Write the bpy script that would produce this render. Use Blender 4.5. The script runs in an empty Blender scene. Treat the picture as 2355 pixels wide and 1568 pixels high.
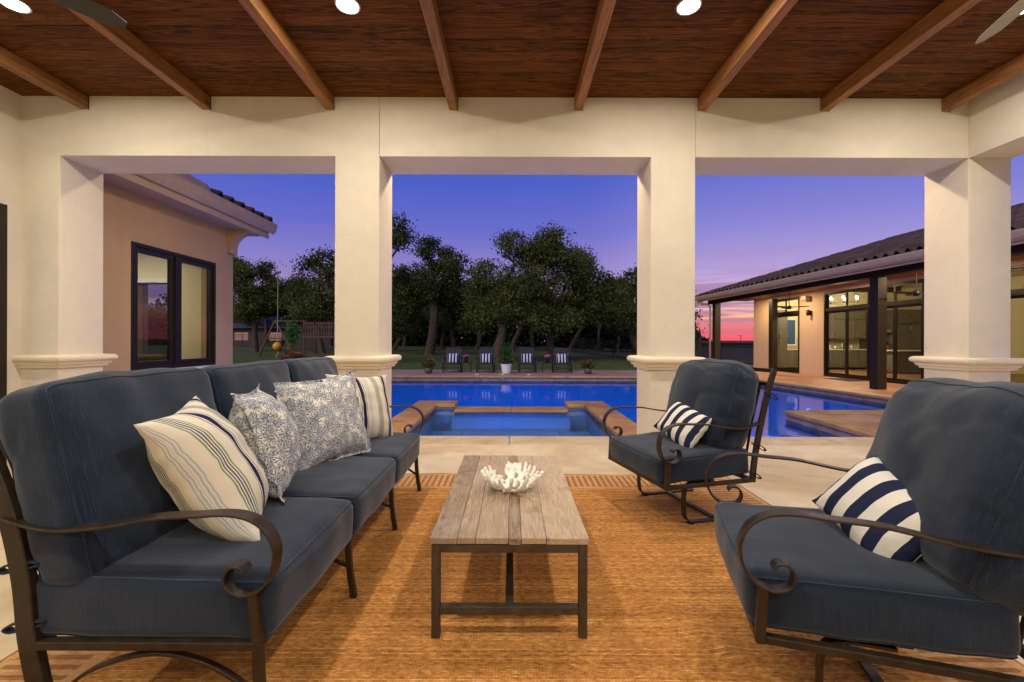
import bpy, bmesh, math, random
import numpy as np
from mathutils import Vector, Matrix, noise
R = math.radians
scene = bpy.context.scene
COL = scene.collection
H = 1.27                                   # eye height in metres

# ------------------------------------------------------------------ camera, sky, exposure
cam_d = bpy.data.cameras.new('camera')
cam = bpy.data.objects.new('camera', cam_d); COL.objects.link(cam)
cam.location = (0, 0, H)
cam.rotation_euler = Matrix.Rotation(R(90), 3, 'X').to_euler()
cam.rotation_euler = (Matrix.Rotation(R(90), 3, 'X') @ Matrix.Rotation(R(0.17), 3, 'Z')).to_euler()
cam_d.sensor_width = 36; cam_d.lens = 15.29
cam_d.clip_start = 0.05; cam_d.clip_end = 12000
scene.camera = cam
scene.view_settings.view_transform = 'Standard'
scene.view_settings.look = 'None'
scene.view_settings.gamma = 1
scene.view_settings.use_curve_mapping = False
scene.view_settings.exposure = 0.0
scene.render.engine = 'CYCLES'
cy = scene.cycles
cy.use_denoising = True; cy.use_adaptive_sampling = True; cy.adaptive_threshold = .02
cy.max_bounces = 6; cy.diffuse_bounces = 3; cy.glossy_bounces = 4; cy.transparent_max_bounces = 24
cy.caustics_reflective = False; cy.caustics_refractive = False
cy.sample_clamp_indirect = 6

# ------------------------------------------------------------------ node helpers
def S(r, g, b):                            # 0-255 display colour -> linear
    f = lambda c: c / 12.92 if c <= .04045 else ((c + .055) / 1.055) ** 2.4
    return (f(r / 255), f(g / 255), f(b / 255), 1)

class NT:
    def __init__(s, nt): s.t = nt; s.n = nt.nodes; s.l = nt.links
    def new(s, typ, **kw):
        nd = s.n.new(typ)
        for k, v in kw.items():
            if k.startswith('_'): nd.inputs[k[1:]].default_value = v
            else: setattr(nd, k, v)
        return nd
    def link(s, a, b): s.l.new(a, b)
    def put(s, sock, val):
        if isinstance(val, bpy.types.NodeSocket): s.l.new(val, sock)
        else: sock.default_value = val
    def math(s, op, a, b=None, c=None, clamp=False):
        nd = s.n.new('ShaderNodeMath'); nd.operation = op; nd.use_clamp = clamp
        s.put(nd.inputs[0], a)
        if b is not None: s.put(nd.inputs[1], b)
        if c is not None: s.put(nd.inputs[2], c)
        return nd.outputs[0]
    def mix(s, f, a, b, blend='MIX'):
        nd = s.n.new('ShaderNodeMix'); nd.data_type = 'RGBA'; nd.blend_type = blend
        s.put(nd.inputs[0], f); s.put(nd.inputs[6], a); s.put(nd.inputs[7], b)
        return nd.outputs[2]
    def ramp(s, f, stops, interp='LINEAR'):
        nd = s.n.new('ShaderNodeValToRGB'); cr = nd.color_ramp; cr.interpolation = interp
        while len(cr.elements) < len(stops): cr.elements.new(.5)
        for e, (p, c) in zip(cr.elements, stops):
            e.position = p; e.color = c if len(c) == 4 else (*c, 1)
        s.put(nd.inputs[0], f)
        return nd.outputs[0]
    def coord(s, which='Object', scale=None, rot=None, loc=None):
        tc = s.n.new('ShaderNodeTexCoord')
        if scale is None and rot is None and loc is None: return tc.outputs[which]
        mp = s.n.new('ShaderNodeMapping')
        if scale is not None: mp.inputs['Scale'].default_value = scale
        if rot is not None: mp.inputs['Rotation'].default_value = rot
        if loc is not None: mp.inputs['Location'].default_value = loc
        s.l.new(tc.outputs[which], mp.inputs[0]); return mp.outputs[0]
    def noise(s, vec, scale, detail=4, rough=.55, dist=0):
        nd = s.n.new('ShaderNodeTexNoise'); s.l.new(vec, nd.inputs['Vector'])
        nd.inputs['Scale'].default_value = scale; nd.inputs['Detail'].default_value = detail
        nd.inputs['Roughness'].default_value = rough; nd.inputs['Distortion'].default_value = dist
        return nd.outputs[0]
    def maprange(s, v, a, b, c=0, d=1, smooth=False):
        nd = s.n.new('ShaderNodeMapRange'); nd.clamp = True
        if smooth: nd.interpolation_type = 'SMOOTHSTEP'
        s.put(nd.inputs[0], v)
        for i, x in zip((1, 2, 3, 4), (a, b, c, d)): nd.inputs[i].default_value = x
        return nd.outputs[0]
    def sep(s, v):
        nd = s.n.new('ShaderNodeSeparateXYZ'); s.l.new(v, nd.inputs[0]); return nd.outputs
    def comb(s, x, y, z):
        nd = s.n.new('ShaderNodeCombineXYZ')
        for i, q in enumerate((x, y, z)): s.put(nd.inputs[i], q)
        return nd.outputs[0]
    def bump(s, h, strength=.3, dist=.01):
        nd = s.n.new('ShaderNodeBump'); nd.inputs['Strength'].default_value = strength
        nd.inputs['Distance'].default_value = dist; s.l.new(h, nd.inputs['Height']); return nd.outputs[0]

def material(name):
    m = bpy.data.materials.new(name); m.use_nodes = True
    t = NT(m.node_tree); t.n.clear()
    out = t.new('ShaderNodeOutputMaterial'); b = t.new('ShaderNodeBsdfPrincipled')
    t.link(b.outputs[0], out.inputs[0]); t.out = out
    return m, t, b

def plain(name, col, rough=.6, metal=0, spec=.5, var=.12, scale=9, bump=0, bscale=80, bdist=.003):
    m, t, b = material(name)
    c = col if len(col) == 4 else (*col, 1)
    v = t.coord('Object')
    n = t.noise(v, scale, 5)
    dark = tuple(x * (1 - var) for x in c[:3]) + (1,); lite = tuple(min(1, x * (1 + var)) for x in c[:3]) + (1,)
    t.put(b.inputs['Base Color'], t.ramp(n, [(.3, dark), (.7, lite)]))
    b.inputs['Roughness'].default_value = rough; b.inputs['Metallic'].default_value = metal
    b.inputs['Specular IOR Level'].default_value = spec
    if bump:
        t.link(t.bump(t.noise(v, bscale, 3), bump, bdist), b.inputs['Normal'])
    return m

# ------------------------------------------------------------------ dusk sky
world = bpy.data.worlds.new('World'); scene.world = world; world.use_nodes = True
wt = NT(world.node_tree); wt.n.clear()
wo = wt.new('ShaderNodeOutputWorld'); bg = wt.new('ShaderNodeBackground', _Strength=1.0)
wt.link(bg.outputs[0], wo.inputs[0])
gv = wt.coord('Generated'); sx, sy, sz = wt.sep(gv)
base = wt.ramp(sz, [(0, (.66, .33, .42)), (.05, (.70, .40, .52)), (.10, (.44, .31, .58)), (.16, (.26, .215, .585)), (.24, (.13, .142, .59)),
                    (.34, (.062, .105, .56)), (.5, (.05, .09, .50)), (1, (.06, .10, .42))])
glow = wt.ramp(sz, [(0, S(226, 48, 98)), (.010, S(214, 68, 114)), (.022, S(176, 76, 126)), (.034, S(214, 104, 120)), (.045, S(240, 150, 130)), (.058, S(238, 190, 170)),
                    (.075, S(222, 185, 200)), (.10, S(190, 168, 214)), (.15, S(162, 150, 216)), (.24, S(124, 124, 211)), (.36, S(78, 100, 200)), (.5, (.05, .09, .50, 1)), (1, (.06, .10, .42, 1))])
az = wt.math('DIVIDE', sx, wt.math('ADD', wt.math('ABSOLUTE', sy), .05))
side = wt.maprange(az, .12, .40, smooth=True)
skyc = wt.mix(side, base, glow)
cv = wt.comb(wt.math('MULTIPLY', az, 2.0), 5.3, wt.math('MULTIPLY', sz, 42.0))
cn = wt.noise(cv, 1.6, 5, .55, .3)
cm = wt.maprange(cn, .42, .56, smooth=True)
cb = wt.math('MULTIPLY', wt.maprange(sz, .024, .045, smooth=True), wt.maprange(sz, .17, .09, smooth=True))
cm = wt.math('MULTIPLY', wt.math('MULTIPLY', cm, cb), .85)
skyc = wt.mix(cm, skyc, (.20, .12, .34, 1))
wisp = wt.noise(wt.comb(wt.math('MULTIPLY', az, 1.2), .7, wt.math('MULTIPLY', sz, 14.0)), 1.3, 4, .5)
wm = wt.math('MULTIPLY', wt.maprange(wisp, .5, .75, smooth=True), wt.maprange(sz, .32, .1, 0, .35))
skyc = wt.mix(wm, skyc, (.30, .17, .42, 1))
nish = wt.new('ShaderNodeTexSky', sky_type='NISHITA', sun_disc=False)
nish.sun_elevation = R(1.0); nish.sun_rotation = R(28)
skyc = wt.mix(.012, skyc, nish.outputs[0], 'ADD')
wt.link(skyc, bg.inputs[0])
sun_d = bpy.data.lights.new('dusk_afterglow', 'SUN'); sun_d.energy = 2.4; sun_d.angle = R(60); sun_d.color = (1, .88, .74)
sun = bpy.data.objects.new('dusk_afterglow', sun_d); COL.objects.link(sun)
sun.rotation_euler = Vector((.42, .72, -.56)).to_track_quat('-Z', 'Y').to_euler()

# ------------------------------------------------------------------ mesh helpers
class MB:
    def __init__(s): s.v = []; s.f = []
    def add(s, vs, fs):
        o = len(s.v); s.v += [tuple(p) for p in vs]; s.f += [tuple(i + o for i in f) for f in fs]; return s
    def box(s, x0, x1, y0, y1, z0, z1):
        v = [(x0,y0,z0),(x1,y0,z0),(x1,y1,z0),(x0,y1,z0),(x0,y0,z1),(x1,y0,z1),(x1,y1,z1),(x0,y1,z1)]
        return s.add(v, [(0,3,2,1),(4,5,6,7),(0,1,5,4),(1,2,6,5),(2,3,7,6),(3,0,4,7)])
    def prism(s, poly, z0, z1):               # poly counter-clockwise in xy
        n = len(poly)
        v = [(x, y, z0) for x, y in poly] + [(x, y, z1) for x, y in poly]
        return s.add(v, [tuple(range(n - 1, -1, -1)), tuple(range(n, 2 * n))] + [(i, (i + 1) % n, n + (i + 1) % n, n + i) for i in range(n)])
    def tube(s, pts, rad, n=8, cap=True):
        pts = [Vector(p) for p in pts]; m = len(pts)
        rads = rad if isinstance(rad, (list, tuple)) else [rad] * m
        up = None; vs = []; fs = []
        for i, p in enumerate(pts):
            t = (pts[min(i + 1, m - 1)] - pts[max(i - 1, 0)]).normalized()
            if up is None:
                up = Vector((0, 0, 1)) if abs(t.z) < .9 else Vector((1, 0, 0))
            a = t.cross(up)
            a = a.normalized() if a.length > 1e-5 else t.orthogonal().normalized()
            b = a.cross(t).normalized(); up = b
            for k in range(n):
                q = 2 * math.pi * k / n
                vs.append(p + (a * math.cos(q) + b * math.sin(q)) * rads[i])
        for i in range(m - 1):
            for k in range(n):
                k2 = (k + 1) % n
                fs.append((i * n + k, i * n + k2, (i + 1) * n + k2, (i + 1) * n + k))
        if cap: fs += [tuple(range(n - 1, -1, -1)), tuple((m - 1) * n + k for k in range(n))]
        return s.add(vs, fs)
    def bar(s, pts, wdir, w, t):              # flat bar swept along pts; w along wdir, t across
        pts = [Vector(p) for p in pts]; m = len(pts); wd = Vector(wdir).normalized(); vs = []; fs = []
        for i, p in enumerate(pts):
            tg = (pts[min(i + 1, m - 1)] - pts[max(i - 1, 0)]).normalized()
            nn = tg.cross(wd).normalized()
            a = wd * w / 2; b = nn * t / 2
            vs += [p + a + b, p - a + b, p - a - b, p + a - b]
        for i in range(m - 1):
            for k in range(4):
                k2 = (k + 1) % 4
                fs.append((i * 4 + k, i * 4 + k2, (i + 1) * 4 + k2, (i + 1) * 4 + k))
        fs += [(3, 2, 1, 0), tuple((m - 1) * 4 + k for k in range(4))]
        return s.add(vs, fs)
    def lathe(s, prof, n=24, c=(0, 0, 0), cap=True):
        vs = []; fs = []; m = len(prof)
        for r, z in prof:
            for k in range(n):
                q = 2 * math.pi * k / n
                vs.append((c[0] + r * math.cos(q), c[1] + r * math.sin(q), c[2] + z))
        for i in range(m - 1):
            for k in range(n):
                k2 = (k + 1) % n
                fs.append((i * n + k, i * n + k2, (i + 1) * n + k2, (i + 1) * n + k))
        if cap: fs += [tuple(range(n - 1, -1, -1)), tuple((m - 1) * n + k for k in range(n))]
        return s.add(vs, fs)
    def mesh(s, name, mat, smooth=False):
        me = bpy.data.meshes.new(name); me.from_pydata(s.v, [], s.f)
        me.validate(); me.update()
        bm = bmesh.new(); bm.from_mesh(me); bmesh.ops.recalc_face_normals(bm, faces=bm.faces); bm.to_mesh(me); bm.free()
        if mat: me.materials.append(mat)
        if smooth: me.polygons.foreach_set('use_smooth', [True] * len(me.polygons))
        return me
    def build(s, name, mat, parent=None, smooth=False, bevel=0, seg=2, loc=None, auto=False):
        return obj(name, s.mesh(name, mat, smooth or auto), parent, bevel, seg, loc, auto)

def obj(name, me, parent=None, bevel=0, seg=2, loc=None, auto=False):
    o = bpy.data.objects.new(name, me); COL.objects.link(o)
    if parent: o.parent = parent
    if loc is not None: o.location = loc
    if bevel:
        md = o.modifiers.new('bevel', 'BEVEL'); md.width = bevel; md.segments = seg; md.limit_method = 'ANGLE'; md.angle_limit = R(35)
    if auto:
        me.set_sharp_from_angle(angle=R(40))
    return o

def tag(o, label=None, cat=None, group=None, kind=None):
    if label: o['label'] = label
    if cat: o['category'] = cat
    if group: o['group'] = group
    if kind: o['kind'] = kind
    return o

def thing(name, label, cat, loc=(0, 0, 0), rz=0, group=None):
    o = bpy.data.objects.new(name, None); COL.objects.link(o)
    o.location = loc; o.rotation_euler = (0, 0, rz); o.empty_display_size = .1
    return tag(o, label, cat, group)

def copy_tree(o, parent=None, label=None):
    c = o.copy(); COL.objects.link(c); c.parent = parent
    if label: c['label'] = label
    for ch in list(o.children): copy_tree(ch, c)
    return c

def catmull(pts, k=6):
    P = [Vector(p) for p in pts]; P = [2 * P[0] - P[1]] + P + [2 * P[-1] - P[-2]]; out = []
    for i in range(1, len(P) - 2):
        a, b, c, d = P[i - 1:i + 3]
        for j in range(k):
            t = j / k
            out.append(.5 * ((2 * b) + (c - a) * t + (2 * a - 5 * b + 4 * c - d) * t * t + (3 * b - a - 3 * c + d) * t ** 3))
    out.append(P[-2]); return out

def px(u, v, d):                           # a picture point at depth d -> metres, used only to lay out far things
    return Vector(((u - 1177) / 1000 * d, d, H - (v - 784) / 1000 * d))

# ------------------------------------------------------------------ materials
def stucco(name, col, bump=.5, var=.03):
    m, t, b = material(name); v = t.coord('Object')
    n1 = t.noise(v, 1.3, 5); n2 = t.noise(v, 7, 4)
    f = t.math('ADD', t.math('MULTIPLY', n1, .6), t.math('MULTIPLY', n2, .4))
    c = S(*col); d = tuple(x * (1 - 2 * var) for x in c[:3]); l = tuple(min(1, x * (1 + var)) for x in c[:3])
    cc = t.ramp(f, [(.32, d), (.62, l)])
    st = t.noise(t.coord('Object', (3, 3, .35)), 1.6, 5, .6)          # faint run-down stains
    cc = t.mix(t.maprange(st, .60, .78, 0, .16), cc, (c[0] * .62, c[1] * .48, c[2] * .33, 1))
    t.put(b.inputs['Base Color'], cc)
    b.inputs['Roughness'].default_value = .85; b.inputs['Specular IOR Level'].default_value = .25
    h = t.math('ADD', t.noise(v, 95, 4, .6), t.math('MULTIPLY', t.noise(v, 28, 3), .8))
    t.link(t.bump(h, bump, .006), b.inputs['Normal'])
    return m
M = {}
M['stucco'] = stucco('cream_stucco', (226, 217, 199))
M['trim'] = stucco('cast_stone_trim', (232, 220, 194), .15, .04)
M['house_stucco'] = stucco('warm_house_stucco', (216, 186, 150))
M['wing_stucco'] = stucco('wing_stucco', (190, 158, 120), .4)

def wood(name, dark, lite, axis, rough=.45, grain=1.0, rand=.35, knots=True, gscale=1.0, lo=.12, hi=.72, worn=False):
    m, t, b = material(name)
    sc = [10 * gscale] * 3; sc[axis] = .55 * gscale
    oi = t.new('ShaderNodeObjectInfo')
    tc = t.new('ShaderNodeTexCoord'); mp = t.new('ShaderNodeMapping'); mp.inputs['Scale'].default_value = sc
    ad = t.new('ShaderNodeVectorMath', operation='ADD'); t.link(tc.outputs['Object'], ad.inputs[0])
    rv = t.math('MULTIPLY', oi.outputs['Random'], 37.0); t.link(t.comb(rv, rv, rv), ad.inputs[1])
    t.link(ad.outputs[0], mp.inputs[0]); v = mp.outputs[0]
    n1 = t.noise(v, 1.0, 5, .6, 1.2)
    ring = t.math('FRACT', t.math('MULTIPLY', n1, 9.0))
    ring = t.math('ABSOLUTE', t.math('SUBTRACT', ring, .5))
    fine = t.noise(v, 9.0, 3, .7)
    f = t.math('ADD', t.math('MULTIPLY', ring, .55 * grain), t.math('MULTIPLY', fine, .5))
    f = t.math('ADD', f, t.math('MULTIPLY', t.math('SUBTRACT', oi.outputs['Random'], .5), rand))
    c = t.ramp(f, [(lo, dark), (hi, lite)])
    if knots:
        ks = [2.2 * gscale] * 3; ks[axis] = .9 * gscale
        vo = t.new('ShaderNodeTexVoronoi'); mp2 = t.new('ShaderNodeMapping'); mp2.inputs['Scale'].default_value = ks
        t.link(ad.outputs[0], mp2.inputs[0]); t.link(mp2.outputs[0], vo.inputs['Vector']); vo.inputs['Scale'].default_value = 1.6
        k = t.maprange(vo.outputs['Distance'], .03, .14 if worn else .09, 1, 0)
        c = t.mix(t.math('MULTIPLY', k, .75), c, tuple(x * .35 for x in dark[:3]) + (1,))
    if worn:                                                # weathering: grey bleaching, tea-dark blots, nail holes, rubbed edges
        w1 = t.noise(ad.outputs[0], 3.2, 5, .65); c = t.mix(t.maprange(w1, .50, .72, 0, .45), c, S(176, 168, 156))
        w2 = t.noise(ad.outputs[0], 7.0, 4, .6); c = t.mix(t.maprange(w2, .60, .74, 0, .55), c, S(96, 66, 46))
        vh = t.new('ShaderNodeTexVoronoi'); t.link(ad.outputs[0], vh.inputs['Vector']); vh.inputs['Scale'].default_value = 7.0
        c = t.mix(t.maprange(vh.outputs['Distance'], .022, .030, .85, 0), c, S(34, 26, 22))
    t.put(b.inputs['Base Color'], c)
    b.inputs['Roughness'].default_value = rough
    t.link(t.bump(f, .18, .004), b.inputs['Normal'])
    return m
M['ceil'] = wood('stained_ceiling_board', S(42, 24, 9), S(134, 80, 34), 0, .42, 1.2, .14, True, 1.0, .18, .74)
for nd in M['ceil'].node_tree.nodes:
    if nd.type == 'BSDF_PRINCIPLED': nd.inputs['Specular IOR Level'].default_value = .10; nd.inputs['Roughness'].default_value = .6
M['beam'] = wood('stained_beam', S(104, 66, 30), S(176, 118, 62), 1, .55, 1.1, .2, True, .8)
M['table'] = wood('weathered_table_board', S(116, 92, 72), S(196, 172, 144), 1, .62, .8, .45, True, 1.8, worn=True)
M['play'] = wood('playset_timber', S(52, 29, 19), S(98, 60, 41), 2, .7, .7, .2, False)

def metal(name, col, rough=.42, m_=.5):
    m, t, b = material(name); v = t.coord('Object'); n = t.noise(v, 25, 5)
    c = S(*col); t.put(b.inputs['Base Color'], t.ramp(n, [(.3, tuple(x * .7 for x in c[:3])), (.75, tuple(x * 1.35 for x in c[:3]))]))
    b.inputs['Metallic'].default_value = m_; t.put(b.inputs['Roughness'], t.maprange(n, .3, .7, rough - .08, rough + .12))
    t.link(t.bump(t.noise(v, 220, 2), .12, .001), b.inputs['Normal']); return m
M['bronze'] = metal('bronze_metal', (58, 47, 36))
M['tube'] = metal('table_steel', (76, 66, 54), .5, .35)
M['black'] = metal('black_metal', (30, 27, 24), .45, .2)
M['frame'] = metal('window_frame_bronze', (34, 25, 17), .4, .2)
M['post'] = metal('dark_post_steel', (44, 34, 20), .45, .2)

def fabric():
    m, t, b = material('navy_slub_fabric')
    v = t.coord('Object')
    def slub(sc, s0): return t.noise(t.coord('Object', sc), s0, 3, .6)
    # threads run up the front of each cushion: vary quickly across, slowly along
    g = t.new('ShaderNodeNewGeometry')
    a = slub((1, 1, .006), 300); bq = slub((.006, 1, 1), 300); w = slub((1, 1, 1), 420)
    nz = t.math('ABSOLUTE', t.sep(t.new('ShaderNodeTexCoord').outputs['Normal'])[2])
    th = t.mix(t.maprange(nz, .5, .8), a, bq)
    th = t.sep(th)[0]
    pat = t.noise(v, 3.0, 4)
    f = t.math('ADD', t.math('MULTIPLY', th, .75), t.math('MULTIPLY', w, .25))
    c = t.ramp(f, [(.30, S(19, 28, 43)), (.52, S(28, 40, 58)), (.74, S(48, 62, 82))])
    c = t.mix(t.maprange(pat, .35, .7, 0, .35), c, S(34, 46, 60))
    spk = t.noise(v, 60, 2); spk = t.maprange(spk, .80, .83)
    c = t.mix(t.math('MULTIPLY', spk, .5), c, S(150, 140, 120))
    t.put(b.inputs['Base Color'], c); b.inputs['Roughness'].default_value = .9; b.inputs['Specular IOR Level'].default_value = .15
    b.inputs['Sheen Weight'].default_value = .25
    h = t.math('ADD', t.math('MULTIPLY', f, .25), t.math('MULTIPLY', t.noise(t.coord('Object', (1, 1, 1.6)), 7, 3, .5), 2.5))
    t.link(t.bump(h, .25, .004), b.inputs['Normal'])
    return m
M['fabric'] = fabric()

def stripes(name, stops, period, phase=0.0):
    m, t, b = material(name); v = t.coord('Object'); x = t.sep(t.coord('UV'))[0]
    wob = t.math('MULTIPLY', t.math('SUBTRACT', t.noise(v, 260, 2), .5), .0016)
    f = t.math('FRACT', t.math('ADD', t.math('DIVIDE', t.math('ADD', x, wob), period), 10.5 + phase))
    c = t.ramp(f, stops, 'CONSTANT')
    wv = t.noise(v, 420, 2); c = t.mix(.12, c, t.ramp(wv, [(.3, (.25, .25, .25)), (.7, (1, 1, 1))]), 'MULTIPLY')
    t.put(b.inputs['Base Color'], c); b.inputs['Roughness'].default_value = .9; b.inputs['Specular IOR Level'].default_value = .15
    t.link(t.bump(t.math('ADD', wv, t.math('MULTIPLY', t.noise(v, 14, 3), 2.0)), .25, .003), b.inputs['Normal'])
    return m
CR = S(226, 216, 196); WH = S(232, 228, 218); NV = S(38, 40, 74); GR = S(122, 152, 104); SL = S(84, 92, 112); LB = S(176, 184, 190)
seq = [(0, CR), (.04, GR), (.065, CR), (.085, SL), (.105, CR), (.125, SL), (.145, CR), (.165, SL), (.185, CR), (.205, GR), (.23, CR),
       (.44, NV), (.455, CR), (.49, NV), (.60, CR), (.635, NV), (.65, CR), (.72, LB), (.745, CR), (.77, LB), (.80, CR), (.825, LB), (.85, CR)]
M['stripe'] = stripes('green_navy_stripe_cotton', seq, .27, .30)
M['navystripe'] = stripes('navy_white_stripe_canvas', [(0, WH), (.25, S(38, 44, 72)), (.75, WH)], .105, .0)
M['farstripe'] = stripes('navy_white_lounger_stripe', [(0, S(20, 30, 78)), (.5, S(204, 200, 198))], .135, .25)

def toile():
    m, t, b = material('blue_toile_print'); v = t.coord('UV')
    dis = t.new('ShaderNodeVectorMath', operation='ADD'); t.link(v, dis.inputs[0])
    nt = t.new('ShaderNodeTexNoise'); t.link(v, nt.inputs['Vector']); nt.inputs['Scale'].default_value = 30
    sc = t.new('ShaderNodeVectorMath', operation='SCALE'); t.link(nt.outputs['Color'], sc.inputs[0]); sc.inputs['Scale'].default_value = .012
    t.link(sc.outputs[0], dis.inputs[1])
    xx, yy, zz = t.sep(dis.outputs[0]); flat = t.comb(xx, yy, 0.0)
    ink = None
    for scale, n, off in ((10, 13, 0.0), (17, 9, .37), (27, 7, .71)):
        vo = t.new('ShaderNodeTexVoronoi', voronoi_dimensions='2D'); t.link(flat, vo.inputs['Vector'])
        ad = t.new('ShaderNodeVectorMath', operation='ADD'); t.link(flat, ad.inputs[0]); ad.inputs[1].default_value = (off, off * .6, 0)
        t.link(ad.outputs[0], vo.inputs['Vector'])
        vo.inputs['Scale'].default_value = scale; vo.inputs['Randomness'].default_value = .9
        sb = t.new('ShaderNodeVectorMath', operation='SUBTRACT'); t.link(ad.outputs[0], sb.inputs[0]); t.link(vo.outputs['Position'], sb.inputs[1])
        dx, dy, dz = t.sep(sb.outputs[0])
        ang = t.math('ARCTAN2', dy, dx)
        fr = t.math('ABSOLUTE', t.math('SINE', t.math('MULTIPLY', ang, n / 2)))
        r = vo.outputs['Distance']
        k = t.math('SUBTRACT', t.math('MULTIPLY', t.math('SUBTRACT', .56, r), 1.9), t.math('SUBTRACT', 1.0, t.math('POWER', fr, 2.2)))
        k = t.maprange(k, -.20, .10)
        ink = k if ink is None else t.math('MAXIMUM', ink, k)
    sk = t.noise(v, 90, 3, .7); ink = t.math('MULTIPLY', ink, t.maprange(sk, .34, .58, .25, 1))
    gr = t.noise(t.comb(xx, t.math('MULTIPLY', yy, 3.0), 0.0), 20, 3); ink = t.math('MAXIMUM', ink, t.maprange(gr, .62, .66, 0, .7))
    c = t.mix(t.math('MULTIPLY', ink, .95), S(236, 230, 214), S(60, 86, 126))
    t.put(b.inputs['Base Color'], c); b.inputs['Roughness'].default_value = .9; b.inputs['Specular IOR Level'].default_value = .15
    t.link(t.bump(t.noise(v, 16, 3), .3, .005), b.inputs['Normal'])
    return m
M['toile'] = toile()

def concrete(name, c0, c1, c2, joints=None, rough=.6, bump=.12, sc=.9, cracks=True):
    m, t, b = material(name); v = t.coord('Object')
    n = t.noise(v, sc, 7, .62, .6); n2 = t.noise(v, 5.5, 5, .6)
    c = t.ramp(n, [(.28, S(*c0)), (.5, S(*c1)), (.74, S(*c2))])
    c = t.mix(t.maprange(n2, .4, .75, 0, .35), c, S(*c0))
    if cracks:
        vo = t.new('ShaderNodeTexVoronoi', feature='DISTANCE_TO_EDGE'); vo.inputs['Scale'].default_value = .55
        ad = t.new('ShaderNodeVectorMath', operation='ADD'); t.link(v, ad.inputs[0])
        nn = t.new('ShaderNodeTexNoise'); nn.inputs['Scale'].default_value = 2.2; nn.inputs['Detail'].default_value = 6; t.link(v, nn.inputs['Vector']); t.link(nn.outputs['Color'], ad.inputs[1])
        t.link(ad.outputs[0], vo.inputs['Vector'])
        cr = t.math('MULTIPLY', t.maprange(vo.outputs['Distance'], .002, .007, 1, 0), t.maprange(t.noise(v, .7, 2), .52, .6))
        c = t.mix(t.math('MULTIPLY', cr, .55), c, tuple(x * .35 for x in S(*c0)[:3]) + (1,))
    pit = t.maprange(t.noise(v, 34, 3), .74, .78); c = t.mix(t.math('MULTIPLY', pit, .45), c, tuple(x * .4 for x in S(*c0)[:3]) + (1,))
    t.put(b.inputs['Base Color'], c)
    t.put(b.inputs['Roughness'], t.maprange(n, .3, .7, rough + .1, rough - .12))
    t.link(t.bump(t.math('ADD', n2, t.noise(v, 60, 3)), bump, .004), b.inputs['Normal']); return m
M['patio'] = concrete('pale_stamped_concrete', (176, 152, 118), (208, 188, 152), (226, 212, 184))
M['coping'] = concrete('pale_coping_stone', (168, 146, 104), (198, 178, 138), (216, 198, 164), rough=.55, sc=1.6)
M['brownstone'] = concrete('brown_coping_stone', (146, 108, 62), (182, 138, 80), (206, 164, 100), rough=.65, sc=1.3)
M['deck'] = concrete('brown_pool_deck', (140, 96, 64), (176, 124, 84), (198, 148, 106), rough=.62, sc=.8)
M['fardeck'] = concrete('pinkish_pool_deck', (128, 102, 88), (156, 124, 108), (172, 142, 126), rough=.75, sc=.8)
M['tile'] = concrete('sandstone_waterline_tile', (150, 118, 88), (184, 148, 112), (200, 168, 132), rough=.5, sc=3, cracks=False)
M['plaster'] = plain('pool_plaster', S(190, 214, 226), .7, var=.05, scale=3)
M['white'] = plain('white_paint', (.78, .77, .74), .5, var=.04)
M['gutter'] = plain('beige_gutter', S(184, 160, 130), .45, var=.06)
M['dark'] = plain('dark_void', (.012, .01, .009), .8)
M['pot'] = plain('grey_ceramic_pot', S(84, 84, 80), .4)
M['maroon'] = plain('maroon_glazed_pot', S(74, 34, 36), .3)
M['yellow'] = plain('yellow_plastic', S(190, 146, 16), .5)
M['sling'] = plain('black_sling_mesh', S(26, 28, 36), .75, var=.2, scale=60)
M['soil'] = plain('dark_soil', (.02, .014, .01), .9)
M['fan_pale'] = plain('pale_fan_blade', S(170, 170, 158), .4)
M['fan_dark'] = plain('charcoal_fan_blade', S(52, 52, 48), .35)
M['cabinet'] = plain('grey_cabinet_paint', S(104, 98, 88), .45, var=.05)
M['counter'] = plain('white_stone_counter', S(214, 208, 192), .25, var=.12, scale=20)
M['splash'] = plain('mottled_backsplash', S(176, 164, 138), .35, var=.3, scale=14)
M['tiledark'] = plain('dark_mosaic', S(70, 64, 58), .25, var=.5, scale=60)
M['inwall'] = plain('interior_cream_wall', S(226, 216, 178), .8, var=.03)
M['infloor'] = plain('interior_wood_floor', S(126, 92, 60), .4, var=.2, scale=5)
M['steel'] = metal('brushed_steel', (190, 186, 178), .3, .9)
M['brown'] = plain('brown_upholstery', S(104, 86, 54), .85, var=.2, scale=12)
M['coral'] = plain('white_coral_resin', S(246, 242, 230), .75, var=.05, scale=30, bump=.9, bscale=160, bdist=.004)

def emit(name, col, strength):
    m, t, b = material(name); e = t.new('ShaderNodeEmission', _Strength=strength); e.inputs[0].default_value = (*col, 1)
    t.link(e.outputs[0], t.out.inputs[0]); return m
M['lens'] = emit('lit_downlight_lens', (1, .9, .76), 40)
M['bulb'] = emit('lit_bulb', (1, .85, .6), 30)
M['poollens'] = emit('blue_pool_lens', (.08, .25, 1), 3)
M['winglow'] = emit('far_lit_window', (1, .5, .42), .3)

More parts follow.
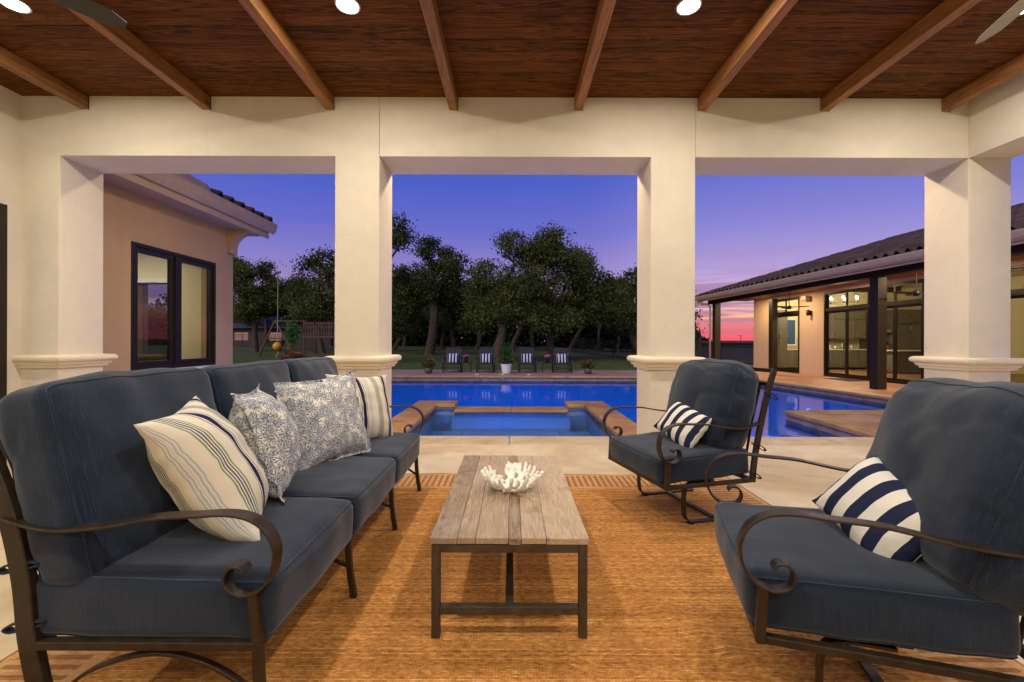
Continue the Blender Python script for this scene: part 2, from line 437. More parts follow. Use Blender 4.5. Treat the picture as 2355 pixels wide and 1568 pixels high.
def glass(name, tint=(.9, .92, .9), refl=1.0):
    m, t, b = material(name)
    tr = t.new('ShaderNodeBsdfTransparent'); tr.inputs[0].default_value = (*tint, 1)
    gl = t.new('ShaderNodeBsdfGlossy', _Roughness=.0); g = t.new('ShaderNodeNewGeometry')
    dp = t.new('ShaderNodeVectorMath', operation='DOT_PRODUCT'); t.link(g.outputs['Incoming'], dp.inputs[0]); t.link(g.outputs['Normal'], dp.inputs[1])
    sch = t.math('ADD', .04, t.math('MULTIPLY', t.math('POWER', t.math('SUBTRACT', 1.0, t.math('ABSOLUTE', dp.outputs['Value'])), 5.0), .96))   # thin-pane Fresnel
    mx = t.new('ShaderNodeMixShader'); t.link(t.math('MULTIPLY', sch, refl, clamp=True), mx.inputs[0])
    t.link(tr.outputs[0], mx.inputs[1]); t.link(gl.outputs[0], mx.inputs[2]); t.link(mx.outputs[0], t.out.inputs[0]); return m
M['glass'] = glass('window_glass')
M['glass2'] = glass('wing_window_glass', (.72, .75, .78), 1.2)

def water(name, tint, sc=1.0):
    m, t, b = material(name); v = t.coord('Object')
    h = t.math('ADD', t.noise(t.coord('Object', (1, .45, 1)), 2.6 * sc, 3), t.math('MULTIPLY', t.noise(v, 9 * sc, 2), .35))
    nb = t.bump(h, .05, .05)
    tr = t.new('ShaderNodeBsdfTransparent'); tr.inputs[0].default_value = (*tint, 1)
    gl = t.new('ShaderNodeBsdfGlossy', _Roughness=.03); fr = t.new('ShaderNodeFresnel', _IOR=1.33)
    t.link(nb, gl.inputs['Normal']); t.link(nb, fr.inputs['Normal'])
    mx = t.new('ShaderNodeMixShader'); t.link(t.math('MULTIPLY', fr.outputs[0], .75), mx.inputs[0])
    t.link(tr.outputs[0], mx.inputs[1]); t.link(gl.outputs[0], mx.inputs[2]); t.link(mx.outputs[0], t.out.inputs[0]); return m
M['water'] = water('pool_water', (.22, .55, 1.0))
M['spawater'] = water('spa_water', (.55, .70, 1.0), 1.5)

def rugmat():
    m, t, b = material('woven_jute_rug'); v = t.coord('Object'); x, y, z = t.sep(v)
    warp = t.noise(v, 1.6, 3)
    yy = t.math('ADD', y, t.math('MULTIPLY', warp, .015))
    row = t.math('FLOOR', t.math('DIVIDE', yy, .0085)); fr_ = t.math('FRACT', t.math('DIVIDE', yy, .0085))
    wn = t.new('ShaderNodeTexWhiteNoise', noise_dimensions='1D'); t.link(row, wn.inputs['W'])
    run = t.noise(t.comb(t.math('MULTIPLY', x, 30.0), t.math('MULTIPLY', row, 7.31), 0.0), 1.0, 2, .6)      # colour runs along each yarn
    yarn = t.math('SINE', t.math('MULTIPLY', fr_, 3.14159))
    thr = t.math('ADD', t.math('ADD', t.math('MULTIPLY', run, .75), t.math('MULTIPLY', t.math('SUBTRACT', wn.outputs[0], .5), .16)), t.math('MULTIPLY', yarn, .14))
    tick = t.math('ABSOLUTE', t.math('SINE', t.math('MULTIPLY', x, 260.0)))
    f = t.math('ADD', t.math('MULTIPLY', thr, .9), t.math('MULTIPLY', tick, .05))
    big = t.noise(t.comb(x, t.math('MULTIPLY', y, 3.0), 0.0), 2.2, 5, .6)
    field = t.ramp(f, [(.28, S(132, 82, 36)), (.52, S(200, 140, 74)), (.76, S(240, 192, 122))])
    field = t.mix(t.maprange(big, .42, .66, 0, .25), field, S(150, 94, 42))
    # ladder border: bars set square to each edge, framed by two pale bands
    ax = t.math('ABSOLUTE', x); ay = t.math('ABSOLUTE', t.math('SUBTRACT', y, 0.0))
    ex = t.math('SUBTRACT', 2.0, ax); ey = t.math('SUBTRACT', 1.9, ay)
    dmin = t.math('MINIMUM', ex, ey); along = t.mix(t.math('GREATER_THAN', ex, ey), t.comb(y, y, y), t.comb(x, x, x)); along = t.sep(along)[0]
    bars = t.math('GREATER_THAN', t.math('FRACT', t.math('DIVIDE', along, .052)), .52)
    inb = t.math('LESS_THAN', dmin, .40)
    lad = t.math('MULTIPLY', t.math('LESS_THAN', dmin, .345), t.math('GREATER_THAN', dmin, .05))
    paleb = t.math('MULTIPLY', inb, t.math('SUBTRACT', 1.0, t.math('MULTIPLY', lad, bars)))
    pale = t.ramp(f, [(.3, S(176, 128, 82)), (.7, S(216, 174, 126))])
    mid = t.ramp(f, [(.3, S(132, 88, 46)), (.7, S(178, 126, 74))])
    c = t.mix(inb, field, mid); c = t.mix(paleb, c, pale)
    edge = t.math('LESS_THAN', dmin, .014); c = t.mix(t.math('MULTIPLY', edge, .6), c, S(120, 70, 36))
    t.put(b.inputs['Base Color'], c); b.inputs['Roughness'].default_value = .85; b.inputs['Specular IOR Level'].default_value = .2
    t.link(t.bump(f, .6, .006), b.inputs['Normal']); return m
M['rug'] = rugmat()

def leafmat(name, a, b_, c_):
    m, t, b = material(name); g = t.new('ShaderNodeNewGeometry'); oi = t.new('ShaderNodeObjectInfo')
    v = t.coord('Object'); n = t.maprange(t.noise(v, .9, 3), .3, .7)
    f = t.math('ADD', t.math('MULTIPLY', g.outputs['Random Per Island'], .45), t.math('MULTIPLY', n, .55))
    f = t.math('ADD', f, t.math('MULTIPLY', t.math('SUBTRACT', oi.outputs['Random'], .5), .25))
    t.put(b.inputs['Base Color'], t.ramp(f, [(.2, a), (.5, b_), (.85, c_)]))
    b.inputs['Roughness'].default_value = .8; b.inputs['Specular IOR Level'].default_value = .06
    tl = t.new('ShaderNodeBsdfTranslucent'); tl.inputs[0].default_value = b_
    mx = t.new('ShaderNodeMixShader', _Fac=.2); t.link(b.outputs[0], mx.inputs[1]); t.link(tl.outputs[0], mx.inputs[2]); t.link(mx.outputs[0], t.out.inputs[0])
    return m
M['oak'] = leafmat('live_oak_leaf', (.018, .026, .008, 1), (.062, .084, .022, 1), (.14, .155, .042, 1))
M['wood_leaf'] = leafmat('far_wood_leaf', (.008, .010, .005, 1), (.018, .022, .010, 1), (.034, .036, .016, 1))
M['fern'] = leafmat('fern_leaf', (.03, .10, .02, 1), (.07, .22, .05, 1), (.14, .34, .08, 1))
M['shrub'] = leafmat('shrub_leaf', (.02, .05, .012, 1), (.045, .10, .025, 1), (.08, .15, .04, 1))
M['orange'] = leafmat('orange_petal', (.5, .06, .01, 1), (.7, .12, .01, 1), (.8, .25, .02, 1))
M['pink'] = leafmat('pink_petal', (.5, .03, .2, 1), (.75, .08, .33, 1), (.85, .2, .45, 1))
def bark():
    m, t, b = material('oak_bark'); v = t.coord('Object', (1, 1, .3)); n = t.noise(v, 16, 5, .65, .5)
    t.put(b.inputs['Base Color'], t.ramp(n, [(.3, S(32, 24, 19)), (.5, S(66, 51, 40)), (.72, S(108, 88, 70))]))
    b.inputs['Roughness'].default_value = .9; t.link(t.bump(n, .9, .05), b.inputs['Normal']); return m
M['bark'] = bark()
def lawnmat():
    m, t, b = material('lawn_turf'); v = t.coord('Object'); n = t.noise(v, .35, 5, .6); n2 = t.noise(v, 9, 4, .7)
    y = t.sep(v)[1]
    c = t.ramp(t.math('ADD', t.math('MULTIPLY', n2, .6), t.math('MULTIPLY', t.noise(v, 1.6, 5, .65), .4)), [(.34, (.030, .044, .010)), (.5, (.066, .094, .020)), (.66, (.13, .14, .038))])
    c = t.mix(t.math('MULTIPLY', t.maprange(n, .48, .64), t.maprange(y, 23, 30)), c, (.085, .068, .038, 1))
    bare = t.math('MULTIPLY', t.maprange(t.noise(t.coord('Object', (.5, 1.2, 1)), .9, 4), .64, .70), t.maprange(y, 26, 32)); c = t.mix(bare, c, (.30, .25, .20, 1))
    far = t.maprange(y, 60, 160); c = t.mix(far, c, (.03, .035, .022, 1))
    t.put(b.inputs['Base Color'], c); b.inputs['Roughness'].default_value = .9; b.inputs['Specular IOR Level'].default_value = .1
    t.link(t.bump(n2, .6, .04), b.inputs['Normal']); return m
M['lawn'] = lawnmat()
def rooftile():
    m, t, b = material('dark_concrete_roof_tile'); v = t.coord('Object'); oi = t.new('ShaderNodeObjectInfo'); n = t.noise(v, 12, 4)
    f = t.math('ADD', t.math('MULTIPLY', n, .5), t.math('MULTIPLY', oi.outputs['Random'], .5))
    t.put(b.inputs['Base Color'], t.ramp(f, [(.25, S(46, 33, 29)), (.75, S(86, 63, 54))])); b.inputs['Roughness'].default_value = .8; return m
M['rooftile'] = rooftile()
# ================================================================== SETTING: ground, pool, decks
def ground_z(x, y):
    sm = lambda a, b, v: (lambda t: t * t * (3 - 2 * t))(min(1, max(0, (v - a) / (b - a))))
    r = math.hypot(x, y)
    z = -.02 + .024 * min(max(y - 19, 0), 26) * (1 - sm(3.5, 13, x))
    z -= .012 * max(0, x - 12) * sm(20, 32, y) if x > 12 else 0
    z -= .035 * min(max(r - 70, 0), 700)
    return z
def grid_axis(lo, hi, step, far):
    a = list(np.arange(lo, hi + .01, step)); s = step; v = hi; w = lo
    while v < far: s *= 1.35; v += s; a.append(v)
    s = step
    while w > -far: s *= 1.35; w -= s; a.insert(0, w)
    return a
gx = grid_axis(-40, 24, 2.0, 6000); gy = grid_axis(19.1, 60, 2.0, 6000)
gy = [y for y in gy if y >= 19.1]
mb = MB(); nx = len(gx)
mb.add([(x, y, ground_z(x, y)) for y in gy for x in gx],
       [(j * nx + i, j * nx + i + 1, (j + 1) * nx + i + 1, (j + 1) * nx + i) for j in range(len(gy) - 1) for i in range(nx - 1)])
tag(mb.build('lawn', M['lawn'], smooth=True), 'green lawn and grassy ground running back under the oaks', kind='structure')
gm = MB().box(-6000, 6000, -6000, 19.1, -3.2, -3.0)
tag(gm.build('ground', M['lawn']), 'ground beneath the buildings and pool', kind='structure')

# patio slab under the pavilion
fl = MB(); fl.box(-5.5, 5.3, -3.6, 5.33, -.12, 0)
tag(fl.build('patio_floor', M['patio'], bevel=.006), 'pale stained concrete patio floor under the pavilion', kind='structure')
patio = bpy.data.objects['patio_floor']
cp = [-5.9, -4.1, -2.45, -1.62, -.03, 1.58, 2.5, 4.1, 5.25]
for a, b_ in zip(cp[:-1], cp[1:]):
    MB().box(a + .003, b_ - .003, 5.337, 5.83, -.13, .0).build('coping_stone', M['coping'], patio, bevel=.018, seg=3)

MB().box(-5.9, 5.25, 5.34, 5.795, -.6, -.135).build('light_block_slab', M['tile'], patio)  # slab added under the coping to stop pool light leaking through the joints
# pool basin
WZ = -.17; SZ = -.085
PR = lambda y: 9.8 - .1 * y                      # right-hand deck edge of the pool
pool = tag(MB().add([(-6,5.8,-1.6),(5.0,5.8,-1.6),(5.1,8.05,-1.6),(PR(8.05),8.05,-1.6),(PR(15.9),15.9,-1.6),(-6,15.9,-1.6)], [(0,1,2,3,4,5)]).build('pool_floor', M['plaster']),
           'pale plaster floor of the swimming pool', kind='structure')
pw = MB()
def wallq(p, q, z0=-1.6, z1=-.02):
    pw.add([(p[0],p[1],z0),(q[0],q[1],z0),(q[0],q[1],z1),(p[0],p[1],z1)], [(0,1,2,3)])
loop = [(-6,5.8),(-1.98,5.8),(-1.98,9.27),(1.94,9.27),(1.94,5.8),(5.0,5.8),(5.1,8.05),(PR(8.05),8.05),(PR(15.9),15.9),(-6,15.9)]
for p, q in zip(loop, loop[1:] + loop[:1]): wallq(p, q, z1=-.16 if p[1] == q[1] == 9.27 else -.02)
pw.build('pool_wall', M['plaster'], pool)
wv = [(-6,5.8),(-1.98,5.8),(-1.98,9.27),(1.94,9.27),(1.94,5.8),(5.0,5.8),(5.1,8.05),(PR(8.05),8.05),(PR(15.9),15.9),(-6,15.9)]
tag(MB().add([(x, y, WZ) for x, y in wv], [tuple(range(10))]).build('pool_water', M['water']), 'glowing blue water of the swimming pool', kind='structure')
# underwater lamps in the pool walls
def pool_lamp(name, p, d, power, parent, rad=.11):
    q = Vector(p); dv = Vector(d).normalized()
    m = MB(); rot = dv.to_track_quat('Z', 'Y').to_matrix()
    m.lathe([(rad, 0), (rad, .02), (rad * .8, .03)], 16)
    m.v = [tuple(q + rot @ Vector(v)) for v in m.v]
    o = m.build(name, M['poollens'], parent)
    l = bpy.data.lights.new(name, 'SPOT'); l.energy = power; l.color = (.004, .16, 1.0); l.shadow_soft_size = .1; l.spot_size = R(112); l.spot_blend = .7
    lo = bpy.data.objects.new(name, l); COL.objects.link(lo); lo.location = q + dv * .06; lo.parent = parent
    lo.rotation_euler = (Vector((dv.x, dv.y, 0)).normalized() + Vector((0, 0, -.62))).to_track_quat('-Z', 'Y').to_euler()
PWR = 200
for p, d in (((-4.6,5.81,-.75),(0,1,-.1)), ((-3.2,5.81,-.75),(0,1,-.1)), ((2.9,5.81,-.75),(0,1,-.1)), ((4.3,5.81,-.75),(0,1,-.1)), ((-.9,9.28,-.75),(0,1,-.1)), ((.9,9.28,-.75),(0,1,-.1)),
             ((-5.99,9.2,-.75),(1,0,-.1)), ((-5.99,13.2,-.75),(1,0,-.1)), ((6.6,8.06,-.75),(0,1,-.1)), ((PR(12.5)-.01,12.5,-.75),(-1,0,-.1))):
    pool_lamp('pool_lamp', p, d, PWR, pool)

# spa walls, bench, weir and coping
spa = thing('spa', 'square spa at pool edge with brown stone coping and overflow weir', 'spa', (0, 5.83, 0))
def W(m, name, mat, par, **k):                    # build in world coordinates under a placed parent
    m.v = [tuple(Vector(v) - par.location) for v in m.v] if not par.rotation_euler[2] else m.v
    return m.build(name, mat, par, **k)
m = MB(); m.box(-1.92,-1.56,5.83,9.2,-1.5,-.078); m.box(1.52,1.88,5.83,9.2,-1.5,-.078); m.box(-1.56,-1.18,8.78,9.2,-1.5,-.078); m.box(1.15,1.52,8.78,9.2,-1.5,-.078)
m.box(-1.18,1.15,8.55,8.98,-1.5,-.155); W(m, 'spa_wall', M['plaster'], spa)
W(MB().box(-1.56,1.52,5.83,8.78,-1.35,-1.0), 'spa_floor', M['plaster'], spa)
W(MB().box(-1.559,-.95,5.83,8.55,-1.0,-.5), 'spa_bench', M['plaster'], spa, bevel=.03)
W(MB().box(.92,1.519,5.83,8.55,-1.0,-.5), 'spa_bench', M['plaster'], spa, bevel=.03)
W(MB().box(-.949,.919,8.1,8.55,-1.0,-.5), 'spa_bench', M['plaster'], spa, bevel=.03)
W(MB().add([(-1.56,5.83,SZ-.025),(1.52,5.83,SZ-.025),(1.52,8.78,SZ-.025),(-1.56,8.78,SZ-.025)], [(0,1,2,3)]), 'spa_water', M['spawater'], spa)
def cope(poly): W(MB().prism(poly, -.075, 0), 'coping_stone', M['brownstone'], spa, bevel=.02, seg=3)
for y0, y1 in ((5.835, 7.4), (7.405, 8.715)):
    cope([(-1.98,y0),(-1.50,y0),(-1.50,y1),(-1.98,y1)]); cope([(1.46,y0),(1.94,y0),(1.94,y1),(1.46,y1)])
cope([(-1.98,8.72),(-1.14,8.72),(-1.14,9.27),(-1.98,9.27)]); cope([(1.11,8.72),(1.94,8.72),(1.94,9.27),(1.11,9.27)])
for a, b_ in ((-1.135, -.012), (-.008, 1.105)):
    W(MB().box(a, b_, 8.48, 9.02, -.15, -.085), 'weir_stone', M['brownstone'], spa, bevel=.015)
for sx_ in (-1.555, 1.515):
    for i in range(6):
        y0 = 5.9 + i * .47; W(MB().box(min(sx_, sx_ + .012 * (1 if sx_ < 0 else -1)), max(sx_, sx_ + .012 * (1 if sx_ < 0 else -1)), y0, y0 + .465, -.24, -.079), 'waterline_tile', M['tile'], spa)
for p, d in (((-.4,5.84,-.75),(0,1,0)), ((.4,5.84,-.75),(0,1,0))):
    pool_lamp('spa_lamp', Vector(p) - spa.location, d, 120, spa, .09)

# far deck, right deck, peninsula, left deck
far = tag(MB().box(-20, PR(15.9) - .012, 15.88, 19.15, -.12, -.004).build('far_deck', M['fardeck']), 'pinkish concrete deck along the far side of the pool', kind='structure')
for i in range(9):
    a = -6 + i * 1.6; MB().box(a + .003, min(a + 1.597, PR(15.9) - .012), 15.78, 16.25, -.075, .0).build('coping_stone', M['brownstone'], far, bevel=.018, seg=3)
for i in range(30):
    a = -6 + i * .48
    if a + .475 < PR(15.9): MB().box(a + .004, a + .476, 15.86, 15.90, -.30, -.076).build('waterline_tile', M['tile'], far, bevel=.003)
rd = MB().prism([(PR(8.05), 8.05), (22, 8.05), (22, 24), (PR(15.9) + .1, 24), (PR(15.9), 15.9)], -.14, -.002)
rdeck = tag(rd.build('house_deck', M['deck']), 'brown stained deck between pool and house', kind='structure')
dv = Vector((PR(15.9) - PR(8.05), 15.9 - 8.05, 0)); L = dv.length; dv.normalize(); nv = Vector((-dv.y, dv.x, 0))
p0 = Vector((PR(8.05), 8.05, 0))
def edge_piece(a, b_, o0, o1, z0, z1, name, mat, par, bev):
    q = [p0 + dv * a + nv * o0, p0 + dv * a + nv * o1, p0 + dv * b_ + nv * o1, p0 + dv * b_ + nv * o0]
    MB().prism([(v.x, v.y) for v in q][::-1], z0, z1).build(name, mat, par, bevel=bev)
n_ = 6
for i in range(n_): edge_piece(i * L / n_ + .003, (i + 1) * L / n_ - .003, -.32, .09, -.072, .003, 'coping_stone', M['brownstone'], rdeck, .018)
for i in range(14): edge_piece(i * L / 14 + .003, (i + 1) * L / 14 - .003, -.01, .02, -.30, -.075, 'waterline_tile', M['tile'], rdeck, .003)
pen = tag(MB().prism([(5.08, 5.86), (22, 5.86), (22, 8.0), (5.18, 8.0)], -.14, -.004).build('pool_peninsula', M['deck']), 'brown stone peninsula jutting into the pool', kind='structure')
for i in range(3):
    y0 = 5.84 + i * .737; x0 = 4.93 + .1 * (y0 - 5.84) / 2.21; x1 = 4.93 + .1 * (y0 + .731 - 5.84) / 2.21
    MB().prism([(x0, y0), (x0 + .46, y0), (x1 + .46, y0 + .731), (x1, y0 + .731)], -.075, .002).build('coping_stone', M['brownstone'], pen, bevel=.018, seg=3)
for i in range(4): MB().box(5.5 + i * 1.2 + .003, 5.5 + (i + 1) * 1.2 - .003, 7.64, 8.12, -.075, .003).build('coping_stone', M['brownstone'], pen, bevel=.018, seg=3)
for i in range(5):
    y0 = 5.84 + i * .44; x0 = 5.0 + .1 * i * .2
    MB().box(x0 - .015, x0 + .02, y0 + .003, y0 + .437, -.30, -.076).build('waterline_tile', M['tile'], pen, bevel=.003)
tag(MB().box(5.31, 22, -3.6, 5.85, -.14, -.004).build('side_patio', M['patio']), 'pale patio beside the pavilion', kind='structure')
tag(MB().box(-20, -6.01, 5.34, 15.87, -.14, -.006).build('left_deck', M['fardeck']), 'deck between the wing and the pool', kind='structure')

# ================================================================== PAVILION
ZL, ZC = 3.22, 3.846
pav = thing('pavilion', 'cream stucco pavilion with square columns and dark plank ceiling', 'pavilion', (0, 0, 0))
def rounded(x0, x1, y0, y1, r=.012, k=3):
    out = []
    for cx, cy_, a0 in ((x1 - r, y1 - r, 0), (x0 + r, y1 - r, 90), (x0 + r, y0 + r, 180), (x1 - r, y0 + r, 270)):
        for i in range(k + 1):
            a = R(a0 + 90 * i / k); out.append((cx + r * math.cos(a), cy_ + r * math.sin(a)))
    return out
prof = [(-.02,.968),(.028,.972),(.031,.99),(.034,1.0),(.05,1.003),(.052,1.012),(.055,1.026),(.062,1.032),(.078,1.040),(.088,1.052),(.092,1.068),(.089,1.085),(.078,1.098),(.06,1.106),(-.02,1.108)]
def trim(x0, x1, y0, y1, par):
    vs = []; fs = []; n = 4
    for o, z in prof: vs += [(x0 - o, y0 - o, z), (x1 + o, y0 - o, z), (x1 + o, y1 + o, z), (x0 - o, y1 + o, z)]
    for i in range(len(prof) - 1):
        for k in range(4): fs.append((i * 4 + k, i * 4 + (k + 1) % 4, (i + 1) * 4 + (k + 1) % 4, (i + 1) * 4 + k))
    o = MB().add(vs, fs).build('capital_moulding', M['trim'], par, auto=True)
cols = [(-5.25, -4.79, 4.6, 5.1), (-1.88, -1.408, 4.6, 5.1), (1.463, 1.937, 4.6, 5.1), (4.825, 5.28, 4.6, 5.1), (4.825, 5.28, -.9, -.4)]
for x0, x1, y0, y1 in cols:
    c = MB().prism(rounded(x0, x1, y0, y1), 0, ZL).build('column', M['stucco'], pav, auto=True)
    trim(x0, x1, y0, y1, c)
TOP = 4.25
for x0, x1 in ((-5.5, -1.4105), (-1.4055, 1.9345), (1.9395, 5.28)):
    MB().box(x0, x1, 4.6, 5.1, ZL, TOP).build('lintel', M['stucco'], pav)
MB().box(4.825, 5.28, -3.6, 4.598, ZL, TOP).build('lintel', M['stucco'], pav)
# left wall with an opening for a glazed door, back wall
DY0, DY1, DZ = 3.35, 4.46, 2.65
m = MB(); m.box(-5.5,-5.19,-3.6,DY0,0,TOP); m.box(-5.5,-5.19,DY0,DY1,DZ,TOP); m.box(-5.5,-5.19,DY1,4.6,0,TOP); m.build('wall', M['stucco'], pav)
MB().box(-5.5, 5.28, -3.75, -3.6, 0, TOP).build('wall', M['stucco'], pav)
fr = MB(); fr.box(-5.30,-5.175,DY0,DY0+.07,0,DZ); fr.box(-5.30,-5.175,DY1-.07,DY1,0,DZ); fr.box(-5.30,-5.175,DY0+.07,DY1-.07,DZ-.07,DZ); fr.box(-5.30,-5.175,DY0+.07,DY1-.07,0,.09)
door = fr.build('door', M['frame'], pav, bevel=.004)
MB().box(-5.245, -5.235, DY0 + .07, DY1 - .07, .09, DZ - .07).build('pane', M['glass2'], door)
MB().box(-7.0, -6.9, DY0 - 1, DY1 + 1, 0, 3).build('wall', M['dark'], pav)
# ceiling boards
ceil = MB().box(-5.3, 5.0, -3.6, 4.7, ZC + .03, ZC + .06).build('ceiling', M['dark'], pav)
rng = random.Random(7)
y = 4.62; k = 0
while y > -3.5:
    x = -5.25 - rng.random() * 1.8
    while x < 4.83:
        ln = rng.uniform(1.6, 3.4); a = max(x, -5.25); b_ = min(x + ln, 4.85); x += ln
        if b_ - a < .05: continue
        y0, y1 = y - .15, y - .0025; dz = rng.uniform(0, .0012); z0 = ZC + dz; c = .006
        h = (b_ - a) / 2 - .0012; w = (y1 - y0) / 2
        m = MB(); sec = [(-w + c, 0), (w - c, 0), (w, c), (w, .022), (-w, .022), (-w, c)]
        m.add([(-h, p, q) for p, q in sec] + [(h, p, q) for p, q in sec], [tuple(range(6))[::-1], tuple(range(6, 12))] + [(i, (i + 1) % 6, 6 + (i + 1) % 6, 6 + i) for i in range(6)])
        m.build('plank', M['ceil'], ceil, loc=((a + b_) / 2, (y0 + y1) / 2, z0))
    y -= .15; k += 1
for bx in (-4.526, -3.238, -1.932, -.626, .695, 1.996, 3.294, 4.575):
    o = MB().box(-.044, .044, -4.1, 4.1, -.139, -.001).build('beam', M['beam'], pav, bevel=.006, loc=(bx, .5, ZC))
    MB().box(.045, .0475, 4.09, 4.099, -.145, 0).build('joint_gap', M['dark'], o)

# recessed downlights
names = {(-3.83, 3.34): 'lit recessed downlight at the ceiling edge beside the charcoal fan blade', (-1.27, 3.34): 'lit recessed downlight in planks above the sofa far end',
         (1.35, 3.34): 'lit recessed downlight in planks above the far armchair', (3.93, 3.34): 'lit recessed downlight behind the pale fan blade'}
LP = 35.5
for ly in (3.34, .55, -2.2):
    for lx in (-3.83, -1.27, 1.35, 3.93):
        t_ = thing('downlight', names.get((lx, ly)) or 'lit recessed downlight ' + ({-3.83: 'by the left wall', -1.27: 'left of the middle', 1.35: 'right of the middle', 3.93: 'by the side opening'}[lx]) + (' directly overhead in the middle row' if ly > 0 else ' in the back row'), 'ceiling light', (lx, ly, ZC), 0, 'recessed ceiling downlights')
        MB().lathe([(.078, -.004), (.090, -.008), (.093, -.002), (.093, .01)], 28, cap=False).build('trim_ring', M['white'], t_, smooth=True)
        MB().lathe([(.001, -.0035), (.079, -.0045), (.079, .002)], 28, cap=False).build('lens', M['lens'], t_)
        l = bpy.data.lights.new('downlight', 'AREA'); l.shape = 'DISK'; l.size = .15; l.energy = LP; l.color = (1, .91, .78)
        lo = bpy.data.objects.new('downlight_lamp', l); COL.objects.link(lo); lo.parent = t_; lo.location = (0, 0, -.02)
# outer eave with soffit downlights over the poolside edge
MB().box(-5.6, 5.9, 5.102, 6.25, 3.80, 3.92).build('eave_soffit', M['gutter'], pav)
for i, lx in enumerate((-2.7, -1.0, 1.1, 3.93)):
    t_ = thing('eave_downlight', 'lit eave downlight above the ' + ('wing side opening', 'sofa side of the spa', 'armchair side of the spa', 'peninsula')[i], 'ceiling light', (lx, 5.72, 3.80), 0, 'eave downlights')
    MB().lathe([(.001, -.003), (.079, -.0045), (.10, -.010), (.107, -.001)], 28, cap=False).build('lens', M['lens'], t_)
    l = bpy.data.lights.new('eave_downlight', 'AREA'); l.shape = 'DISK'; l.size = .15; l.energy = 34; l.color = (1, .78, .50)
    lo = bpy.data.objects.new('eave_lamp', l); COL.objects.link(lo); lo.parent = t_; lo.location = (0, 0, -.02)
# ceiling fans
def fan(loc, a0, blade_mat, label, n=3, length=.72, drop=.42, tl=.28):
    t_ = thing('ceiling_fan', label, 'ceiling fan', loc, R(a0))
    MB().tube([(0, 0, .02), (0, 0, drop)], .014, 10).build('downrod', M['black'], t_)
    MB().lathe([(.0, .06), (.04, .06), (.075, .03), (.09, 0), (.08, -.06), (.03, -.09), (0, -.09)], 20, cap=False).build('motor', M['black'], t_, smooth=True)
    MB().lathe([(.03, drop - .05), (.065, drop), (.0, drop)], 16, cap=False).build('canopy', M['black'], t_)
    for i in range(n):
        q = 2 * math.pi * i / n; m = MB(); vs = []; fs = []
        for j in range(9):
            s_ = j / 8; r = .07 + (length - .07) * s_; w = .035 + .035 * math.sin(min(1, s_ * 1.25) * math.pi / 2) - (.045 * max(0, s_ - .86) / .14)
            vs += [(r, -w, -w * tl - .004), (r, w * (1 - .3 * s_), w * tl - .004), (r, w * (1 - .3 * s_), w * tl + .004), (r, -w, -w * tl + .004)]
        for j in range(8):
            for k in range(4): fs.append((j * 4 + k, j * 4 + (k + 1) % 4, (j + 1) * 4 + (k + 1) % 4, (j + 1) * 4 + k))
        fs += [(3, 2, 1, 0), (32, 33, 34, 35)]
        vs = [(x * math.cos(q) - y * math.sin(q), x * math.sin(q) + y * math.cos(q), z) for x, y, z in vs]
        m.add(vs, fs).build('blade', blade_mat, t_, bevel=.003)
    return t_
fan((-2.86, 2.157, 3.25), 54, M['fan_dark'], 'charcoal ceiling fan with one blade poking down below the planks', drop=.59, tl=-.28)
fan((2.876, 2.18, 3.25), 74, M['fan_pale'], 'pale ceiling fan with one blade tip beside a downlight', drop=.59, tl=-.22)
# ================================================================== LEFT WING BUILDING
wing = thing('wing_building', 'tan stucco house wing with black casement window and tiled eave', 'house', (-5.2, 5.1, 0))
WX = -5.2; WY0, WY1 = 5.93, 7.62; WB, WT = .84, 2.62
def Wg(m, name, mat, par=wing, **k):
    m.v = [tuple(Vector(v) - wing.location) for v in m.v]; return m.build(name, mat, par, **k)
m = MB(); m.box(WX-.25,WX,5.1,WY0,-.1,3.6); m.box(WX-.25,WX,WY1,8.1,-.1,3.6); m.box(WX-.25,WX,WY0,WY1,-.1,WB); m.box(WX-.25,WX,WY0,WY1,WT,3.6)
m.box(WX-5,-6.78,7.85,8.1,-.1,3.6); m.box(-6.18,WX-.25,7.85,8.1,-.1,3.6); m.box(-6.78,-6.18,7.85,8.1,-.1,.85); m.box(-6.78,-6.18,7.85,8.1,2.3,3.6); Wg(m, 'wall', M['wing_stucco'])
m = MB(); m.box(WX-4.8,-6.78,7.84,7.849,0,2.95); m.box(-6.18,WX-.26,7.84,7.849,0,2.95); m.box(-6.78,-6.18,7.84,7.849,0,.85); m.box(-6.78,-6.18,7.84,7.849,2.3,2.95); Wg(m, 'interior_wall', M['inwall'])
m = MB(); m.box(-6.86,-6.78,7.80,7.839,.77,2.38); m.box(-6.18,-6.10,7.80,7.839,.77,2.38); m.box(-6.78,-6.18,7.80,7.839,2.30,2.38); m.box(-6.78,-6.18,7.80,7.839,.77,.85); fw = Wg(m, 'window_frame', M['white'])
Wg(MB().box(-6.78,-6.18,7.97,7.98,.85,2.3), 'pane', M['glass'], fw)
m = MB(); m.box(WX-5,WX-4.8,5.1,7.85,-.1,3.4); m.box(WX-5,WX-.25,5.1,5.3,-.1,3.4); Wg(m, 'interior_wall', M['inwall'])
Wg(MB().box(WX-4.8,WX-.26,5.3,7.85,2.95,3.05), 'interior_ceiling', M['inwall'])
Wg(MB().box(WX-4.8,WX-.26,5.3,7.85,-.1,0.0), 'interior_floor', M['infloor'])
